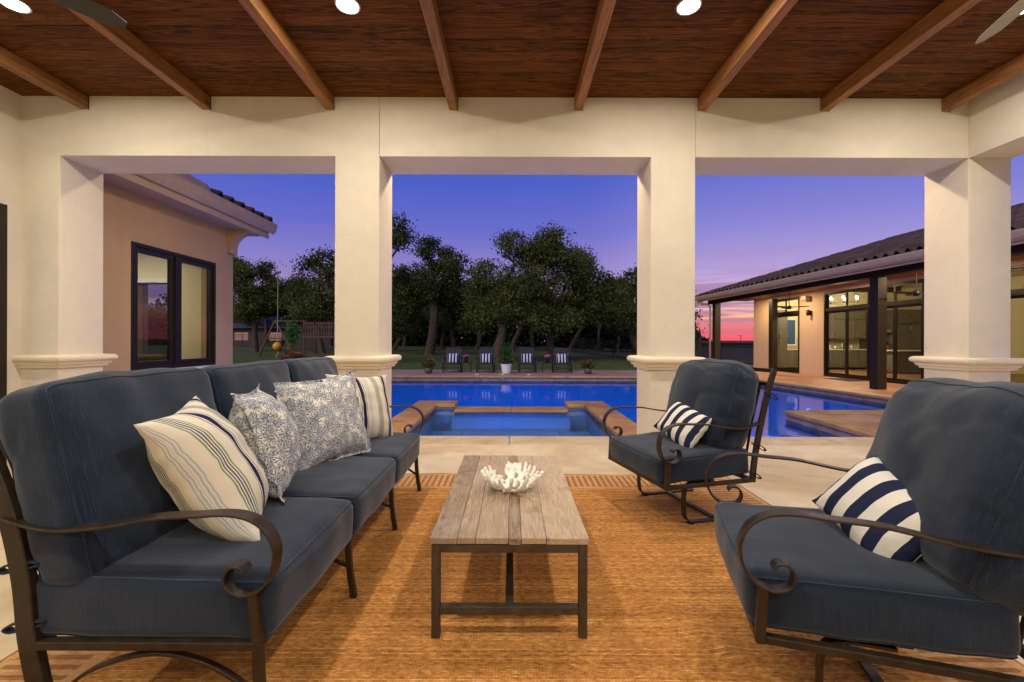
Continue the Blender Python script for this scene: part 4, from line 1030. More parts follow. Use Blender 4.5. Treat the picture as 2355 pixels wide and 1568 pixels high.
def pillow(name, wx, wy, th, mat, center, normal, roll, label, seed=0, flange=.0, N=40, group=None, ear=.10, fold=.5):
    vs = []; fs = []; off = Vector((seed * 5.1, seed * 2.3, 0))
    e = 1 - flange * 2 / min(wx, wy) if flange else 1.0
    def pt(u, v, side):
        uu, vv = min(1, abs(u) / e), min(1, abs(v) / e)
        t_ = th * ((1 - uu ** 2.6) * (1 - vv ** 2.6)) ** .55 if uu < 1 and vv < 1 else 0
        pin = ear; x = wx / 2 * u * (1 - pin * (1 - v * v)); y = wy / 2 * v * (1 - pin * (1 - u * u))
        edge = max(uu, vv)
        n_ = noise.noise(Vector((x * 13, y * 13, seed)) + off); n2 = noise.noise(Vector((x * 34, y * 34, seed + 9)) + off)
        z = side * t_ * (1 + .10 * n_) + n2 * .006 * edge ** 3
        wv_ = noise.noise(Vector((x * 18, y * 18, seed + 4))) * .022 * max(0, edge - .82) / .18 * (1.0 if flange else .35)
        cor = abs(u * v) ** 3                                        # dog-eared corners flop
        z += wv_ + fold * .05 * cor * (1 if u * v > 0 else -1)
        return (x, y, z)
    def arc(w, tmax):                                            # cloth length from the middle out to u, so prints do not stretch over the bulge
        tab = [0.0]; K = 60
        zf = lambda a: tmax * (1 - min(1, a / e) ** 2.6) ** .55 if a < e else 0
        for k in range(K): tab.append(tab[-1] + math.hypot(w / 2 / K, zf((k + 1) / K) - zf(k / K)))
        return lambda u: math.copysign(tab[int(abs(u) * K)] + (tab[min(K, int(abs(u) * K) + 1)] - tab[int(abs(u) * K)]) * (abs(u) * K % 1), u)
    ax_, ay_ = arc(wx, th), arc(wy, th)
    uvs = []
    for side in (1, -1):
        o_ = len(vs)
        g_ = [math.sin((i / N * 2 - 1) * math.pi / 2) * .35 + (i / N * 2 - 1) * .65 for i in range(N + 1)]
        vs += [pt(u, v, side) for v in g_ for u in g_]; uvs += [(ax_(u), ay_(v)) for v in g_ for u in g_]
        for j in range(N):
            for i in range(N):
                f_ = (o_ + j*(N+1)+i, o_ + j*(N+1)+i+1, o_ + (j+1)*(N+1)+i+1, o_ + (j+1)*(N+1)+i); fs.append(f_ if side > 0 else f_[::-1])
    m = MB(); m.v = vs; m.f = fs
    me = bpy.data.meshes.new(name); me.from_pydata(vs, [], fs); me.materials.append(mat)
    ul = me.uv_layers.new(name='cloth')
    for lp_ in me.loops: ul.data[lp_.index].uv = uvs[lp_.vertex_index]
    bm = bmesh.new(); bm.from_mesh(me); bmesh.ops.remove_doubles(bm, verts=bm.verts, dist=.0004); bm.to_mesh(me); bm.free()
    me.polygons.foreach_set('use_smooth', [True] * len(me.polygons))
    o = obj(name, me)
    z = Vector(normal).normalized(); y = (Vector((0, 0, 1)) - z * z.z).normalized(); y = Matrix.Rotation(R(roll), 3, z) @ y; x = y.cross(z)
    o.matrix_world = Matrix.Translation(Vector(center)) @ Matrix((x, y, z)).transposed().to_4x4()
    return tag(o, label, 'pillow', group)

# ------------------------------------------------------------------ scrolled flat-bar arm, shared by sofa and chairs
ARM = [(-.11,.502),(-.0,.5)]
def arm_path(xf, xb, zb=.70):
    d = xf - xb
    p = [(-d, zb), (-d * .82, zb - .035), (-d * .62, zb - .028), (-d * .4, zb + .002), (-.20, .708), (-.10, .714), (-.025, .702), (.028, .668), (.056, .615), (.058, .560), (.040, .508), (.005, .474),
         (-.042, .462), (-.084, .480), (-.097, .516), (-.080, .548), (-.050, .550), (-.036, .532)]
    return [(xf + u, z) for u, z in p]
def arm(par, y, xf, xb, zb=.70, w=.052, name='arm'):
    pts = catmull([(x, y, z) for x, z in arm_path(xf, xb, zb)], 6)
    return MB().bar(pts, (0, 1, 0), w, .009).build(name, M['bronze'], par, bevel=.0025, auto=True)
def strap(par, p, d, ln=.10):                # a cloth tie folded round the post, its loop standing out behind
    p = Vector(p); d = Vector(d).normalized(); w = d.cross(Vector((0, 0, 1))).normalized(); z = Vector((0, 0, 1))
    pts = catmull([p + d * -.02, p + d * ln * .4 + z * .006, p + d * ln * .85 - z * .004, p + d * ln - z * .014, p + d * ln * .8 - z * .024, p + d * ln * .3 - z * .016, p + d * -.02 - z * .008], 4)
    MB().bar(pts, w, .026, .005).build('tie_strap', M['fabric'], par, smooth=True)

# ================================================================== SOFA
sofa = thing('sofa', 'long three-seat patio sofa with navy cushions and scrolled bronze arms', 'sofa', (-1.17, 2.51, .010))
XF, XB, HWD = .37, -.42, 1.135
for sy_ in (-1, 1):
    y = sy_ * HWD
    arm(sofa, y, XF, XB - .005)
    MB().bar(catmull([(-.275, y, 0), (-.318, y, .16), (-.35, y, .32), (-.372, y, .52), (-.425, y, .74), (-.53, y, 1.0)], 5), (0, 1, 0), .030, .058).build('back_post', M['bronze'], sofa, bevel=.004, auto=True)
    MB().bar([(-.345, y, .300), (XF, y, .300)], (0, 1, 0), .034, .026).build('side_rail', M['bronze'], sofa, bevel=.004)
    MB().bar(catmull([(-.29, y, .10), (-.16, y, .215), (.04, y, .272), (.22, y, .235), (.385, y, .13)], 6), (0, 1, 0), .022, .012).build('arch_brace', M['bronze'], sofa, bevel=.002, auto=True)
    MB().bar([(XF - .012, y, .468), (XF, y, .31)], (0, 1, 0), .034, .030).build('arm_post', M['bronze'], sofa, bevel=.004)
for y in (-1.135, -.378, .378, 1.135):
    MB().bar(catmull([(XF, y, .31), (XF + .004, y, .2), (XF + .014, y, .1), (.40, y, 0)], 5), (0, 1, 0), .030, .028).build('leg', M['bronze'], sofa, bevel=.004, auto=True)
    if abs(y) < 1:
        MB().bar(catmull([(-.275, y, 0), (-.318, y, .16), (-.335, y, .30)], 4), (0, 1, 0), .030, .034).build('leg', M['bronze'], sofa, bevel=.004, auto=True)
        MB().bar(catmull([(-.29, y, .10), (.04, y, .265), (.385, y, .15)], 6), (0, 1, 0), .018, .012).build('arch_brace', M['bronze'], sofa, auto=True)
MB().bar([(XF - .002, -1.118, .300), (XF - .002, 1.118, .300)], (0, 0, 1), .030, .03).build('front_rail', M['bronze'], sofa, bevel=.004)
MB().bar([(-.335, -1.118, .300), (-.335, 1.118, .300)], (0, 0, 1), .026, .03).build('rear_rail', M['bronze'], sofa, bevel=.004)
MB().bar([(-.53, -1.118, 1.0), (-.53, 1.118, 1.0)], (0, 0, 1), .03, .02).build('top_rail', M['bronze'], sofa, bevel=.004)
for i in range(13):
    y = -.95 + i * 1.9 / 12; MB().bar([(-.365, y, .31), (-.42, y, .62), (-.528, y, .985)], (0, 1, 0), .02, .006).build('back_slat', M['bronze'], sofa)
for i in range(3):
    y = (-.757, 0, .757)[i]
    def seat_shape(q_, u):
        if u[2] < 0: q_.z -= .006
        return q_
    cushion('seat_cushion', (.388, .374, .100), .044, (.014, .004, .014), sofa, (.018, y, .405), (0, R(1.5), 0), seed=i + 1, amp=.008, shape=seat_shape, n=26)
    cushion('back_cushion', (.10, .378, .335), .058, (.05, .008, .02), sofa, (-.325, y, .782), (0, R(-14), 0), seed=i + 11, amp=.014, n=38, crease=.010)
for zz, xx in ((.555, -.36), (.37, -.34)): strap(sofa, (xx + .02, -1.13, zz), (-1, -.12, -.05), .10)

# throw pillows on the sofa
pillow('throw_pillow', .43, .60, .14, M['stripe'], (-1.195, 1.745, .745), (.77, .34, .47), 0, 'cream pillow with navy and green stripes nearest the sofa arm', 1, 0, fold=1.0)
pillow('throw_pillow', .50, .56, .14, M['toile'], (-1.225, 2.17, .77), (.86, .36, .30), -2, 'blue toile pillow standing edge-on beside the near striped pillow', 2, .022)
pillow('throw_pillow', .60, .58, .10, M['toile'], (-1.17, 2.76, .770), (.84, -.48, .32), 3, 'blue toile pillow turned to the front in the sofa middle', 3, .024)
pillow('throw_pillow', .54, .54, .10, M['stripe'], (-1.14, 3.33, .755), (.84, -.50, .36), -6, 'cream striped pillow at the far end behind the toile pillow', 4, 0)

# ================================================================== ARMCHAIRS
def armchair(label, loc, rz, seed, puffier, xb=-.37, bc=-.315, lean=-14, bw=.345):
    ch_ = thing('armchair', label, 'armchair', loc, rz, 'spring-base patio armchairs')
    xf, hw = .31, .385
    for s_ in (-1, 1):
        y = s_ * hw
        arm(ch_, y, xf, xb - .075, .70, .046)
        MB().bar([(xf - .01, y, .468), (xf, y, .285)], (0, 1, 0), .032, .030).build('front_post', M['bronze'], ch_, bevel=.004)
        MB().bar(catmull([(xb - .0, y, .285), (xb - .02, y, .45), (xb - .075, y, .70), (xb - .135, y, .92), (xb - .185, y, 1.06)], 5), (0, 1, 0), .018, .044).build('back_post', M['bronze'], ch_, bevel=.003, auto=True)
        MB().bar([(xb, y, .30), (xf - .016, y, .30)], (0, 1, 0), .030, .026).build('side_rail', M['bronze'], ch_, bevel=.004)
        yb = s_ * .285
        MB().bar(catmull([(-.10, yb, .284), (.03, yb, .282), (.085, yb, .262), (.105, yb, .215), (.108, yb, .12), (.100, yb, .06), (.07, yb, .024), (.0, yb, .014), (-.16, yb, .013), (-.40, yb, .013)], 5), (0, 1, 0), .042, .011).build('spring_leg', M['bronze'], ch_, bevel=.002, auto=True)
        MB().lathe([(.026, 0), (.03, .004), (.026, .012)], 14, (.055, yb, -.001)).build('foot_pad', M['black'], ch_)
    MB().bar([(xf, -hw + .016, .30), (xf, hw - .016, .30)], (0, 0, 1), .03, .026).build('front_rail', M['bronze'], ch_, bevel=.004)
    MB().bar([(xb, -hw + .016, .30), (xb, hw - .016, .30)], (0, 0, 1), .03, .026).build('rear_rail', M['bronze'], ch_, bevel=.004)
    for z_, dx in ((1.055, -.185), (.96, -.15)):
        MB().bar([(xb + dx, -hw + .01, z_), (xb + dx, hw - .01, z_)], (0, 0, 1), .028, .012).build('back_rail', M['bronze'], ch_, bevel=.003)
    for i in range(7):
        y = -.3 + i * .1; MB().bar([(xb - .0, y, .31), (xb - .07, y, .66), (xb - .15, y, .95)], (0, 1, 0), .018, .006).build('back_slat', M['bronze'], ch_)
    MB().bar([(-.15, -.264, .02), (-.15, .264, .02)], (1, 0, 0), .04, .010).build('cross_bar', M['bronze'], ch_, bevel=.002)
    MB().box(-.16, .04, -.264, .264, .272, .284).build('swivel_plate', M['bronze'], ch_)
    cushion('seat_cushion', (.36, .362, .090), .042, (.014, .004, .014), ch_, (-.02, 0, .408), (0, R(2), 0), seed=seed, amp=.007, n=26)
    def slump(q_, u):                                              # loose fill: top corners round off and droop
        if u[2] > 0: q_.x += -.02 * u[2] ** 2; q_.z -= .035 * abs(u[1]) ** 3 * max(0, u[2])
        q_.y *= 1 + .05 * (1 - u[2] ** 2)
        return q_
    cushion('back_cushion', (.115, bw, .325), .085, (.055, .02, .03), ch_, (bc, 0, .785), (0, R(lean), 0), seed=seed + 3, amp=.022 if puffier else .016, n=44, crease=.022, shape=slump, freq=5)
    for zz, xx, s_ in ((.90, -.52, 1), (.55, -.42, 1), (.36, -.38, 1), (.55, -.42, -1), (.36, -.38, -1)):
        strap(ch_, (xx + .03 + xb + .37, s_ * hw, zz), (-.9, s_ * .35, -.35), .075)
    return ch_
A1 = R(195); c1 = Vector((.915, 3.217, .010)) + .31 * Vector((.966, .259, 0))
armchair('navy cushioned armchair farther off, in front of the column and pool', c1, A1, 31, False)
A2 = R(163.3); f2 = Vector((-.957, .287, 0)); w2 = Vector((.287, .957, 0))
c2 = Vector((.808, 1.415, .010)) + w2 * .385 - f2 * .31
armchair('navy cushioned armchair closest to the viewer with slumped back cushion', c2, A2, 57, True, -.46, -.42, -17, .375)
def on_chair(c, a, x, y, z): return c + Matrix.Rotation(a, 3, 'Z') @ Vector((x, y, z))
def dirc(a, x, y, z): return Matrix.Rotation(a, 3, 'Z') @ Vector((x, y, z))
pillow('lumbar_pillow', .47, .30, .075, M['navystripe'], on_chair(c1, A1, -.07, .03, .635), dirc(A1, .80, .05, .55), -14, 'navy and white striped pillow on the far armchair', 7, 0, ear=.06)
pillow('lumbar_pillow', .41, .31, .085, M['navystripe'], on_chair(c2, A2, -.18, .0, .615), dirc(A2, .74, .38, .46), -24, 'navy and white striped pillow on the close armchair', 8, 0, ear=.06)
# ================================================================== TREES
def np_mesh(name, V_, F_, mat, smooth=False):
    me = bpy.data.meshes.new(name); nv, nf = len(V_), len(F_)
    me.vertices.add(nv); me.vertices.foreach_set('co', np.asarray(V_, np.float32).ravel())
    k = F_.shape[1]; me.loops.add(nf * k); me.loops.foreach_set('vertex_index', F_.astype(np.int32).ravel())
    me.polygons.add(nf); me.polygons.foreach_set('loop_start', np.arange(0, nf * k, k, dtype=np.int32))
    me.update(calc_edges=True); me.validate(); me.materials.append(mat); return me
def leaves(centers, size, rg, aspect=.6):
    n = len(centers); a = rg.normal(size=(n, 3)); a /= np.linalg.norm(a, axis=1)[:, None]
    b = rg.normal(size=(n, 3)); b -= (b * a).sum(1)[:, None] * a; b /= np.linalg.norm(b, axis=1)[:, None]
    s = (size * rg.uniform(.6, 1.4, n))[:, None]
    V_ = np.stack([centers - a * s * .5, centers + b * s * aspect * .5, centers + a * s * .5, centers - b * s * aspect * .5], 1).reshape(-1, 3)
    return V_, np.arange(n * 4).reshape(n, 4)
def clumps(ell, rg, per, sub=12):
    """ellipsoids -> leaf centres gathered into ragged clumps on and inside each ellipsoid"""
    out = []
    for (c, r) in ell:
        c = np.array(c); r = np.array(r)
        k = max(4, int(sub * (r[0] * r[2]) ** .9 * 2.0))
        d = rg.normal(size=(k, 3)); d /= np.linalg.norm(d, axis=1)[:, None]
        cc = c + d * r * (rg.uniform(.15, 1, (k, 1)) ** .45)
        for q in cc:
            rr_ = rg.uniform(.25, .70); m_ = max(14, int(per * rr_ ** 2 * 9))
            o = rg.normal(size=(m_, 3)) * rr_ * np.array([.55, .55, .34])
            out.append(q + o)
    return np.concatenate(out)
def oak(base, ell, trunk_r, fork, seed, label, group='live oaks behind the lawn', leaf=.15, per=50, name='oak_tree', limbs=None, lean=(0, 0), flare=1.5):
    rg = np.random.default_rng(seed); base = Vector(base)
    t_ = thing(name, label, 'tree', base, 0, group)
    rnd = random.Random(seed); f = Vector((lean[0], lean[1], fork))
    m = MB(); pts = [Vector((0, 0, -.1)), Vector((0, 0, .15)), f * .3 + Vector((rnd.uniform(-.12, .12), 0, 0)), f * .65 + Vector((rnd.uniform(-.15, .15), 0, 0)), f]
    m.tube(catmull(pts, 4), [trunk_r * (flare if i < 2 else flare * .78 if i < 4 else 1 - .25 * i / 16) for i in range(17)], 12)
    for (c, r) in ell:
        e = Vector(c) - base; n = 6; pp = []; st = f * rnd.uniform(.8, 1)
        for i in range(n + 1):
            s_ = i / n; p = st.lerp(e + Vector((0, 0, r[2] * .2)), s_); j = math.sin(s_ * math.pi) * .10 * (e - st).length
            p += Vector((rnd.uniform(-1, 1) * j, rnd.uniform(-1, 1) * j, (rnd.uniform(-.4, 1.0)) * j)); pp.append(p)
        r0 = trunk_r * rnd.uniform(.38, .6); q = catmull(pp, 3)
        m.tube(q, [r0 * (1 - .8 * i / len(q)) for i in range(len(q))], 7)
        for b in range(4):
            s0 = q[rnd.randrange(len(q) // 2, len(q))]; e2 = s0 + Vector((rnd.uniform(-1, 1) * r[0], rnd.uniform(-1, 1) * r[1], rnd.uniform(-.2, 1) * r[2])) * .8
            mid = s0.lerp(e2, .5) + Vector((rnd.uniform(-.2, .2), 0, rnd.uniform(-.1, .25))); m.tube(catmull([s0, mid, e2], 3), [r0 * .3, r0 * .26, r0 * .22, r0 * .18, r0 * .15, r0 * .12, r0 * .08], 5)
    m.build('trunk', M['bark'], t_, smooth=True)
    ctr = clumps([(np.array(c) - np.array(base), r) for c, r in ell], rg, per)
    V_, F_ = leaves(ctr, leaf, rg); obj('crown', np_mesh('crown', V_, F_, M['oak']), t_)
    return t_
def E(d, *rows):                            # ellipsoids from picture centre/radius at depth d: (u, v, ru, rv, depth offset)
    out = []
    for u, v, ru, rv, do in rows:
        c = px(u, v, d + do); out.append(((c.x, c.y, c.z), (ru * (d + do) / 1000, ru * (d + do) / 1000 * .9, rv * (d + do) / 1000)))
    return out
def foot(u, d): x = (u - 1177) / 1000 * d; return (x, d, ground_z(x, d))
oak(foot(1143, 23.5), E(24, (1235,575,55,35,0), (1180,565,45,32,0), (1290,580,45,34,0), (1310,640,50,38,.5), (1130,640,50,40,0), (1200,650,60,45,-1), (1110,690,45,40,1), (1180,705,50,35,-1), (1260,700,55,40,0), (1235,610,50,40,1), (1330,690,35,40,1), (1265,555,38,28,0), (1325,600,36,32,0), (1220,730,55,30,-1), (1300,735,45,28,0), (1120,735,45,28,0)),
    .30, 2.4, 1, 'massive live oak with a thick trunk standing just behind the chairs', lean=(.25, .3), leaf=.13)
oak(foot(987, 30), E(30, (985,572,28,26,0), (955,640,50,32,0), (1020,600,42,28,.5), (1050,625,40,30,0), (1000,665,50,30,0), (930,690,38,34,0), (1045,690,40,36,1), (915,655,25,30,0), (1060,735,40,25,1), (925,745,38,25,1)),
    .36, 4.6, 2, 'tall live oak with a straight pale trunk left of the chairs', lean=(.35, 0), leaf=.15)
oak(foot(1272, 25.5), E(26, (1360,640,42,38,0), (1330,600,30,30,1), (1400,690,45,40,0), (1345,715,50,36,0), (1290,720,40,30,1), (1430,720,30,34,0)), .26, 2.8, 3, 'dark live oak with a leaning trunk behind the rightmost lounger', lean=(-.3, .4), leaf=.14)
oak(foot(1478, 28), E(28, (1450,650,35,32,0), (1425,665,30,30,1), (1480,690,40,40,0), (1440,740,35,30,0), (1500,640,40,40,0)), .34, 2.6, 4, 'live oak half hidden by the column between pool and house', lean=(-.9, 0), leaf=.15)
oak(foot(905, 36), E(36, (905,690,30,30,0), (935,720,40,28,0), (890,740,40,26,0), (960,745,30,22,1)), .22, 3.2, 5, 'slim live oak with a slanting trunk beside the left column', lean=(1.4, 0), leaf=.17)
oak(foot(835, 22), E(22, (915,520,28,26,0), (925,560,18,22,0), (860,540,45,35,0), (800,590,45,32,0), (720,590,28,20,0), (705,608,18,16,-.5), (750,625,25,18,0), (830,640,60,40,0), (760,690,45,35,0), (725,705,40,30,1)), .34, 3.0, 6, 'spreading live oak behind the left column reaching out both sides', leaf=.13)
oak(foot(588, 34), E(34, (565,625,28,28,0), (545,665,35,32,0), (590,690,45,34,0), (560,720,40,26,0), (530,610,25,25,1)), .24, 3.0, 7, 'live oak next to the corner of the tan wing', leaf=.16)
oak(foot(640, 36), E(36, (615,625,24,24,0), (640,665,42,30,0), (670,690,40,30,0), (625,710,45,25,0), (690,660,30,24,1)), .22, 2.8, 8, 'live oak behind the swing ball', lean=(1.5, 0), leaf=.17)
oak(foot(740, 33), E(33, (690,690,40,30,0), (740,680,45,36,0), (700,730,45,22,0), (770,720,40,30,0)), .24, 3.4, 9, 'live oak shading the wooden playset', lean=(-.6, 0), leaf=.16)
oak(foot(1605, 30), E(30, (1590,775,10,18,0), (1575,740,20,30,0), (1560,700,30,36,0)), .2, 2.0, 19, 'small dark tree peeking past the column beside the sunset', leaf=.15)
bgd = [(1016, 42, 'second row oak with a forked trunk behind the first lounger', .6), (1043, 40, 'second row oak with twin stems between first and second lounger', -.5), (1096, 37, 'slanting oak trunk between second lounger and massive oak', 1.6), (1178, 36, 'curving oak just right of the palm planter', 1.7),
       (1225, 41, 'pale slender oak between third lounger and side table', -.4), (1310, 38, 'oak with a trunk leaning hard to the right behind fourth lounger', 3.4), (1372, 44, 'pale forked oak near the metal fence', .8), (1420, 46, 'thin oak beyond the fence near the column', .5), (928, 44, 'pale oak in the back row left of the straight trunk', .8), (700, 47, 'back row oak beyond the playset', .6), (615, 46, 'back row oak beyond the swing ball', -.4)]
for i, (u, d, lab, ln) in enumerate(bgd):
    b_ = foot(u, d); rg_ = random.Random(100 + i); ln *= .5; uu = u + ln * 1000 / d
    ee = E(d, *[(uu + rg_.uniform(-45, 45), rg_.uniform(655, 735), rg_.uniform(26, 42), rg_.uniform(20, 30), rg_.uniform(-1.5, 1.5)) for _ in range(5)])
    oak(b_, ee, rg_.uniform(.17, .25), rg_.uniform(2.0, 2.9), 40 + i, lab, 'back row oaks', leaf=.19, per=30, lean=(ln * .8, 0))
# dense far wood behind everything
rg = np.random.default_rng(77); n = 44000
u = rg.uniform(-58, 24, n); yy = rg.uniform(50, 60, n) + .1 * np.abs(u)
top = 5.2 + 1.2 * np.sin(u * .55) + .8 * np.sin(u * 1.7 + 1)
top = np.where(u > 9, top * np.clip(1 - (u - 9) / 12, .25, 1), top)
zz = .3 + (rg.uniform(0, 1, n) ** .8) * top
V_, F_ = leaves(np.stack([u, yy, zz], 1), .55, rg, .8)
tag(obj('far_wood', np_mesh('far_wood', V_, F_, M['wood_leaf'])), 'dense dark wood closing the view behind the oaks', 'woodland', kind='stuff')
n = 16000; u = rg.uniform(60, 420, n); yy = rg.uniform(380, 420, n)
hgt = 5 + 3 * np.sin(u * .11) + 2.2 * np.sin(u * .31 + 2)
gz = np.array([ground_z(a, b) for a, b in zip(u, yy)]); zz = gz + rg.uniform(0, 1, n) * hgt * rg.uniform(.5, 1.1, n)
V_, F_ = leaves(np.stack([u, yy, zz], 1), 2.4, rg, .8)
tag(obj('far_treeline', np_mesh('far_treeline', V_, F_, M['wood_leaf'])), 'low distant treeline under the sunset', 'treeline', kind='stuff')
for i, (u_, v0, v1) in enumerate(((1610, 773, 796), (1703, 771, 796))):
    d = 170; t_ = px(u_, v1, d); h_ = (v1 - v0) / 1000 * d + 3; gz_ = t_.z - 3
    lp = thing('street_lamp', 'distant street lamp left of the porch post' if i == 0 else 'distant street lamp right of the porch post', 'street lamp', (t_.x, d, gz_), 0, 'distant street lamps')
    MB().tube([(0,0,0),(0,0,h_)], [.14,.09], 6).build('pole', M['black'], lp); MB().box(-.9,.5,-.2,.2,h_,h_+.18).build('lamp_head', M['black'], lp)

# ================================================================== FENCES
def fence(pts, h, gap, label, post_every=18):
    p0_ = Vector(pts[0]); t_ = thing('metal_fence', label, 'fence', p0_)
    PM = MB().box(-.009, .009, -.009, .009, 0, h).mesh('picket', M['black']); QM = MB().box(-.03, .03, -.03, .03, 0, h + .06).mesh('post', M['black']); k = 0
    for a, b_ in zip(pts[:-1], pts[1:]):
        a, b_ = Vector(a), Vector(b_); L_ = (b_ - a).length; n_ = int(L_ / gap)
        for zz_ in (.12, h - .22, h - .04):
            MB().bar([a - p0_ + Vector((0, 0, zz_)), b_ - p0_ + Vector((0, 0, zz_))], (0, 0, 1), .035, .025).build('rail', M['black'], t_)
        for i in range(n_):
            o = obj('post' if k % post_every == 0 else 'picket', QM if k % post_every == 0 else PM, t_); o.location = a.lerp(b_, i / n_) - p0_; k += 1
def fp(x, y): return (x, y, ground_z(x, y) - .02)
fence([fp(4.9, 36), fp(7.4, 29), fp(9.6, 24.2), fp(14.5, 24.0)], 1.22, .115, 'black metal picket fence running from the oaks to the house')
fence([fp(-32, 44), fp(-17, 44)], 1.35, .13, 'black metal picket fence behind the swing ball')
# neighbouring shed and lit house seen through the trees
sh = thing('shed', 'dark low shed beyond the fence under the sunset', 'shed', (16.8, 34, -.6))
MB().box(-3, 3.2, 0, 4, 0, 1.75).build('wall', plain('shed_grey', S(58, 54, 62), .8), sh); MB().prism([(-3.3,-.3),(3.5,-.3),(3.5,4.3),(-3.3,4.3)], 1.76, 1.95).build('roof', plain('shed_roof', S(70, 58, 66), .8), sh)
nb = thing('neighbour_house', 'low grey house with a lit window beyond the left fence', 'house', (-27.5, 46.8, .35))
MB().box(-9, 8, 0, 6, 0, 2.2).build('wall', plain('neighbour_wall', S(62, 50, 46), .8), nb)
MB().add([(-9.6,-.6,2.2),(8.6,-.6,2.2),(8.6,6.6,2.2),(-9.6,6.6,2.2),(-7,3,3.6),(6,3,3.6)],[(0,1,5,4),(1,2,5),(2,3,4,5),(3,0,4),(0,3,2,1)]).build('roof', plain('neighbour_roof', S(60, 58, 64), .8), nb)
for x in (-4.2, -1.6, 2.0): MB().box(x-.7, x+.7, -.06, -.01, .9, 1.75).build('window', M['winglow'], nb)

# ================================================================== POOLSIDE FURNITURE
def lounger(u, label, d=17.25):
    x = (u - 1177) / 1000 * d
    t_ = thing('lounge_chair', label, 'lounge chair', (x, d, 0), 0, 'poolside lounge chairs')
    w = .30
    for s_ in (-1, 1):
        MB().tube([(s_*w, 0, .0), (s_*w, .02, .36)], .016, 6).build('leg', M['black'], t_); MB().tube([(s_*w, 1.0, 0), (s_*w, .98, .36)], .016, 6).build('leg', M['black'], t_)
        MB().tube([(s_*w, 0, .37), (s_*w, .75, .32), (s_*w, 1.12, .98)], .016, 6).build('side_rail', M['black'], t_)
        MB().bar(catmull([(s_*(w+.06), .30, .0), (s_*(w+.06), .30, .40), (s_*(w+.06), .36, .55), (s_*(w+.06), .52, .60), (s_*(w+.06), .70, .56), (s_*(w+.06), .80, .40), (s_*(w+.06), .84, 0)], 4), (1, 0, 0), .035, .025).build('arm', M['black'], t_)
    MB().tube([(-w, .05, .2), (w, .05, .2)], .012, 6).build('cross_bar', M['black'], t_)
    MB().bar([(0, -.01, .365), (0, .1, .37), (0, .72, .325)], (1, 0, 0), 2*w-.02, .05).build('seat_sling', M['sling'], t_)
    MB().bar([(0, .74, .34), (0, 1.11, .985)], (1, 0, 0), 2*w-.02, .02).build('back_sling', M['sling'], t_)
    pl_ = pillow('lounge_pillow', .47, .43, .07, M['farstripe'], (x, d + .70, .555), (0, -.88, .34), 0, 'striped pillow on the ' + label.split(' lounge')[0] + ' lounge chair', int(u), 0, N=14, group='pillows on the lounge chairs', ear=.05)
for u_, lab in ((1036, 'first black lounge chair from the left column'), (1115, 'second black lounge chair from the left column'), (1213, 'third black lounge chair, just right of the palm planter'), (1296, 'fourth black lounge chair, nearest the orange pot on the right')):
    lounger(u_, lab)
for o in [o for o in bpy.data.objects if o.name.startswith('lounge_pillow')]:
    pass
for lab, o in zip(('navy white pillow on the first lounge chair from the left column', 'navy white pillow on the second lounge chair', 'navy white pillow on the third lounge chair right of the planter', 'navy white pillow on the fourth lounge chair'), sorted([o for o in bpy.data.objects if o.name.startswith('lounge_pillow')], key=lambda o: o.matrix_world.translation.x)):
    o['label'] = lab
def leafball(n, c, r, size, rg, asp=.5):
    d = rg.normal(size=(n, 3)); d /= np.linalg.norm(d, axis=1)[:, None]; return leaves(np.array(c) + d * np.array(r) * (rg.uniform(0, 1, (n, 1)) ** .4), size, rg, asp)
rgp = np.random.default_rng(5)
for u_, lab in ((1071.5, 'between the first two lounge chairs'), (1259, 'between the last two lounge chairs')):
    d = 17.5; x = (u_ - 1177) / 1000 * d
    t_ = thing('side_table', 'small black side table ' + lab, 'side table', (x, d, 0), 0, 'poolside side tables')
    MB().box(-.21, .21, -.21, .21, .385, .40).build('table_top', M['black'], t_, bevel=.005)
    for a in (-.2, .2):
        for b_ in (-.2, .2): MB().tube([(a, b_, 0), (a * .95, b_ * .95, .385)], .010, 6).build('leg', M['black'], t_)
    f_ = thing('flower_pot', 'black pot of pink flowers on the side table ' + lab, 'flower pot', (x, d, .401), 0, 'pink flower pots')
    MB().lathe([(.06, 0), (.085, .15), (.09, .16), (.08, .16), (.075, .14)], 16, cap=True).build('pot', M['sling'], f_, smooth=True)
    V_, F_ = leafball(160, (0, 0, .2), (.10, .10, .07), .06, rgp); obj('leaves', np_mesh('leaves', V_, F_, M['shrub']), f_)
    V_, F_ = leafball(220, (0, 0, .27), (.12, .12, .05), .05, rgp, .9); obj('blossom', np_mesh('blossom', V_, F_, M['pink']), f_)
for u_, lab in ((985, 'grey pot of orange flowers left of the first lounge chair'), (1352, 'grey pot of orange flowers right of the last lounge chair')):
    d = 16.95; x = (u_ - 1177) / 1000 * d; f_ = thing('flower_pot', lab, 'flower pot', (x, d, 0), 0, 'orange flower pots')
    MB().lathe([(.10, 0), (.15, .06), (.165, .16), (.15, .21), (.14, .21), (.12, .17)], 18).build('pot', M['pot'], f_, smooth=True)
    V_, F_ = leafball(520, (0, 0, .36), (.30, .28, .19), .075, rgp); obj('leaves', np_mesh('leaves', V_, F_, M['shrub']), f_)
    V_, F_ = leafball(80, (0, -.03, .40), (.31, .28, .19), .055, rgp, .9); obj('blossom', np_mesh('blossom', V_, F_, M['orange']), f_)
x = (1164 - 1177) / 1000 * 17.1; pt_ = thing('palm_planter', 'white fluted planter with tall fern palm and red blooms', 'planter', (x, 17.1, 0))
m = MB(); prf = [(.155, 0), (.16, .02), (.215, .34), (.23, .345), (.23, .37), (.20, .37), (.19, .32)]; m.lathe(prf, 28)
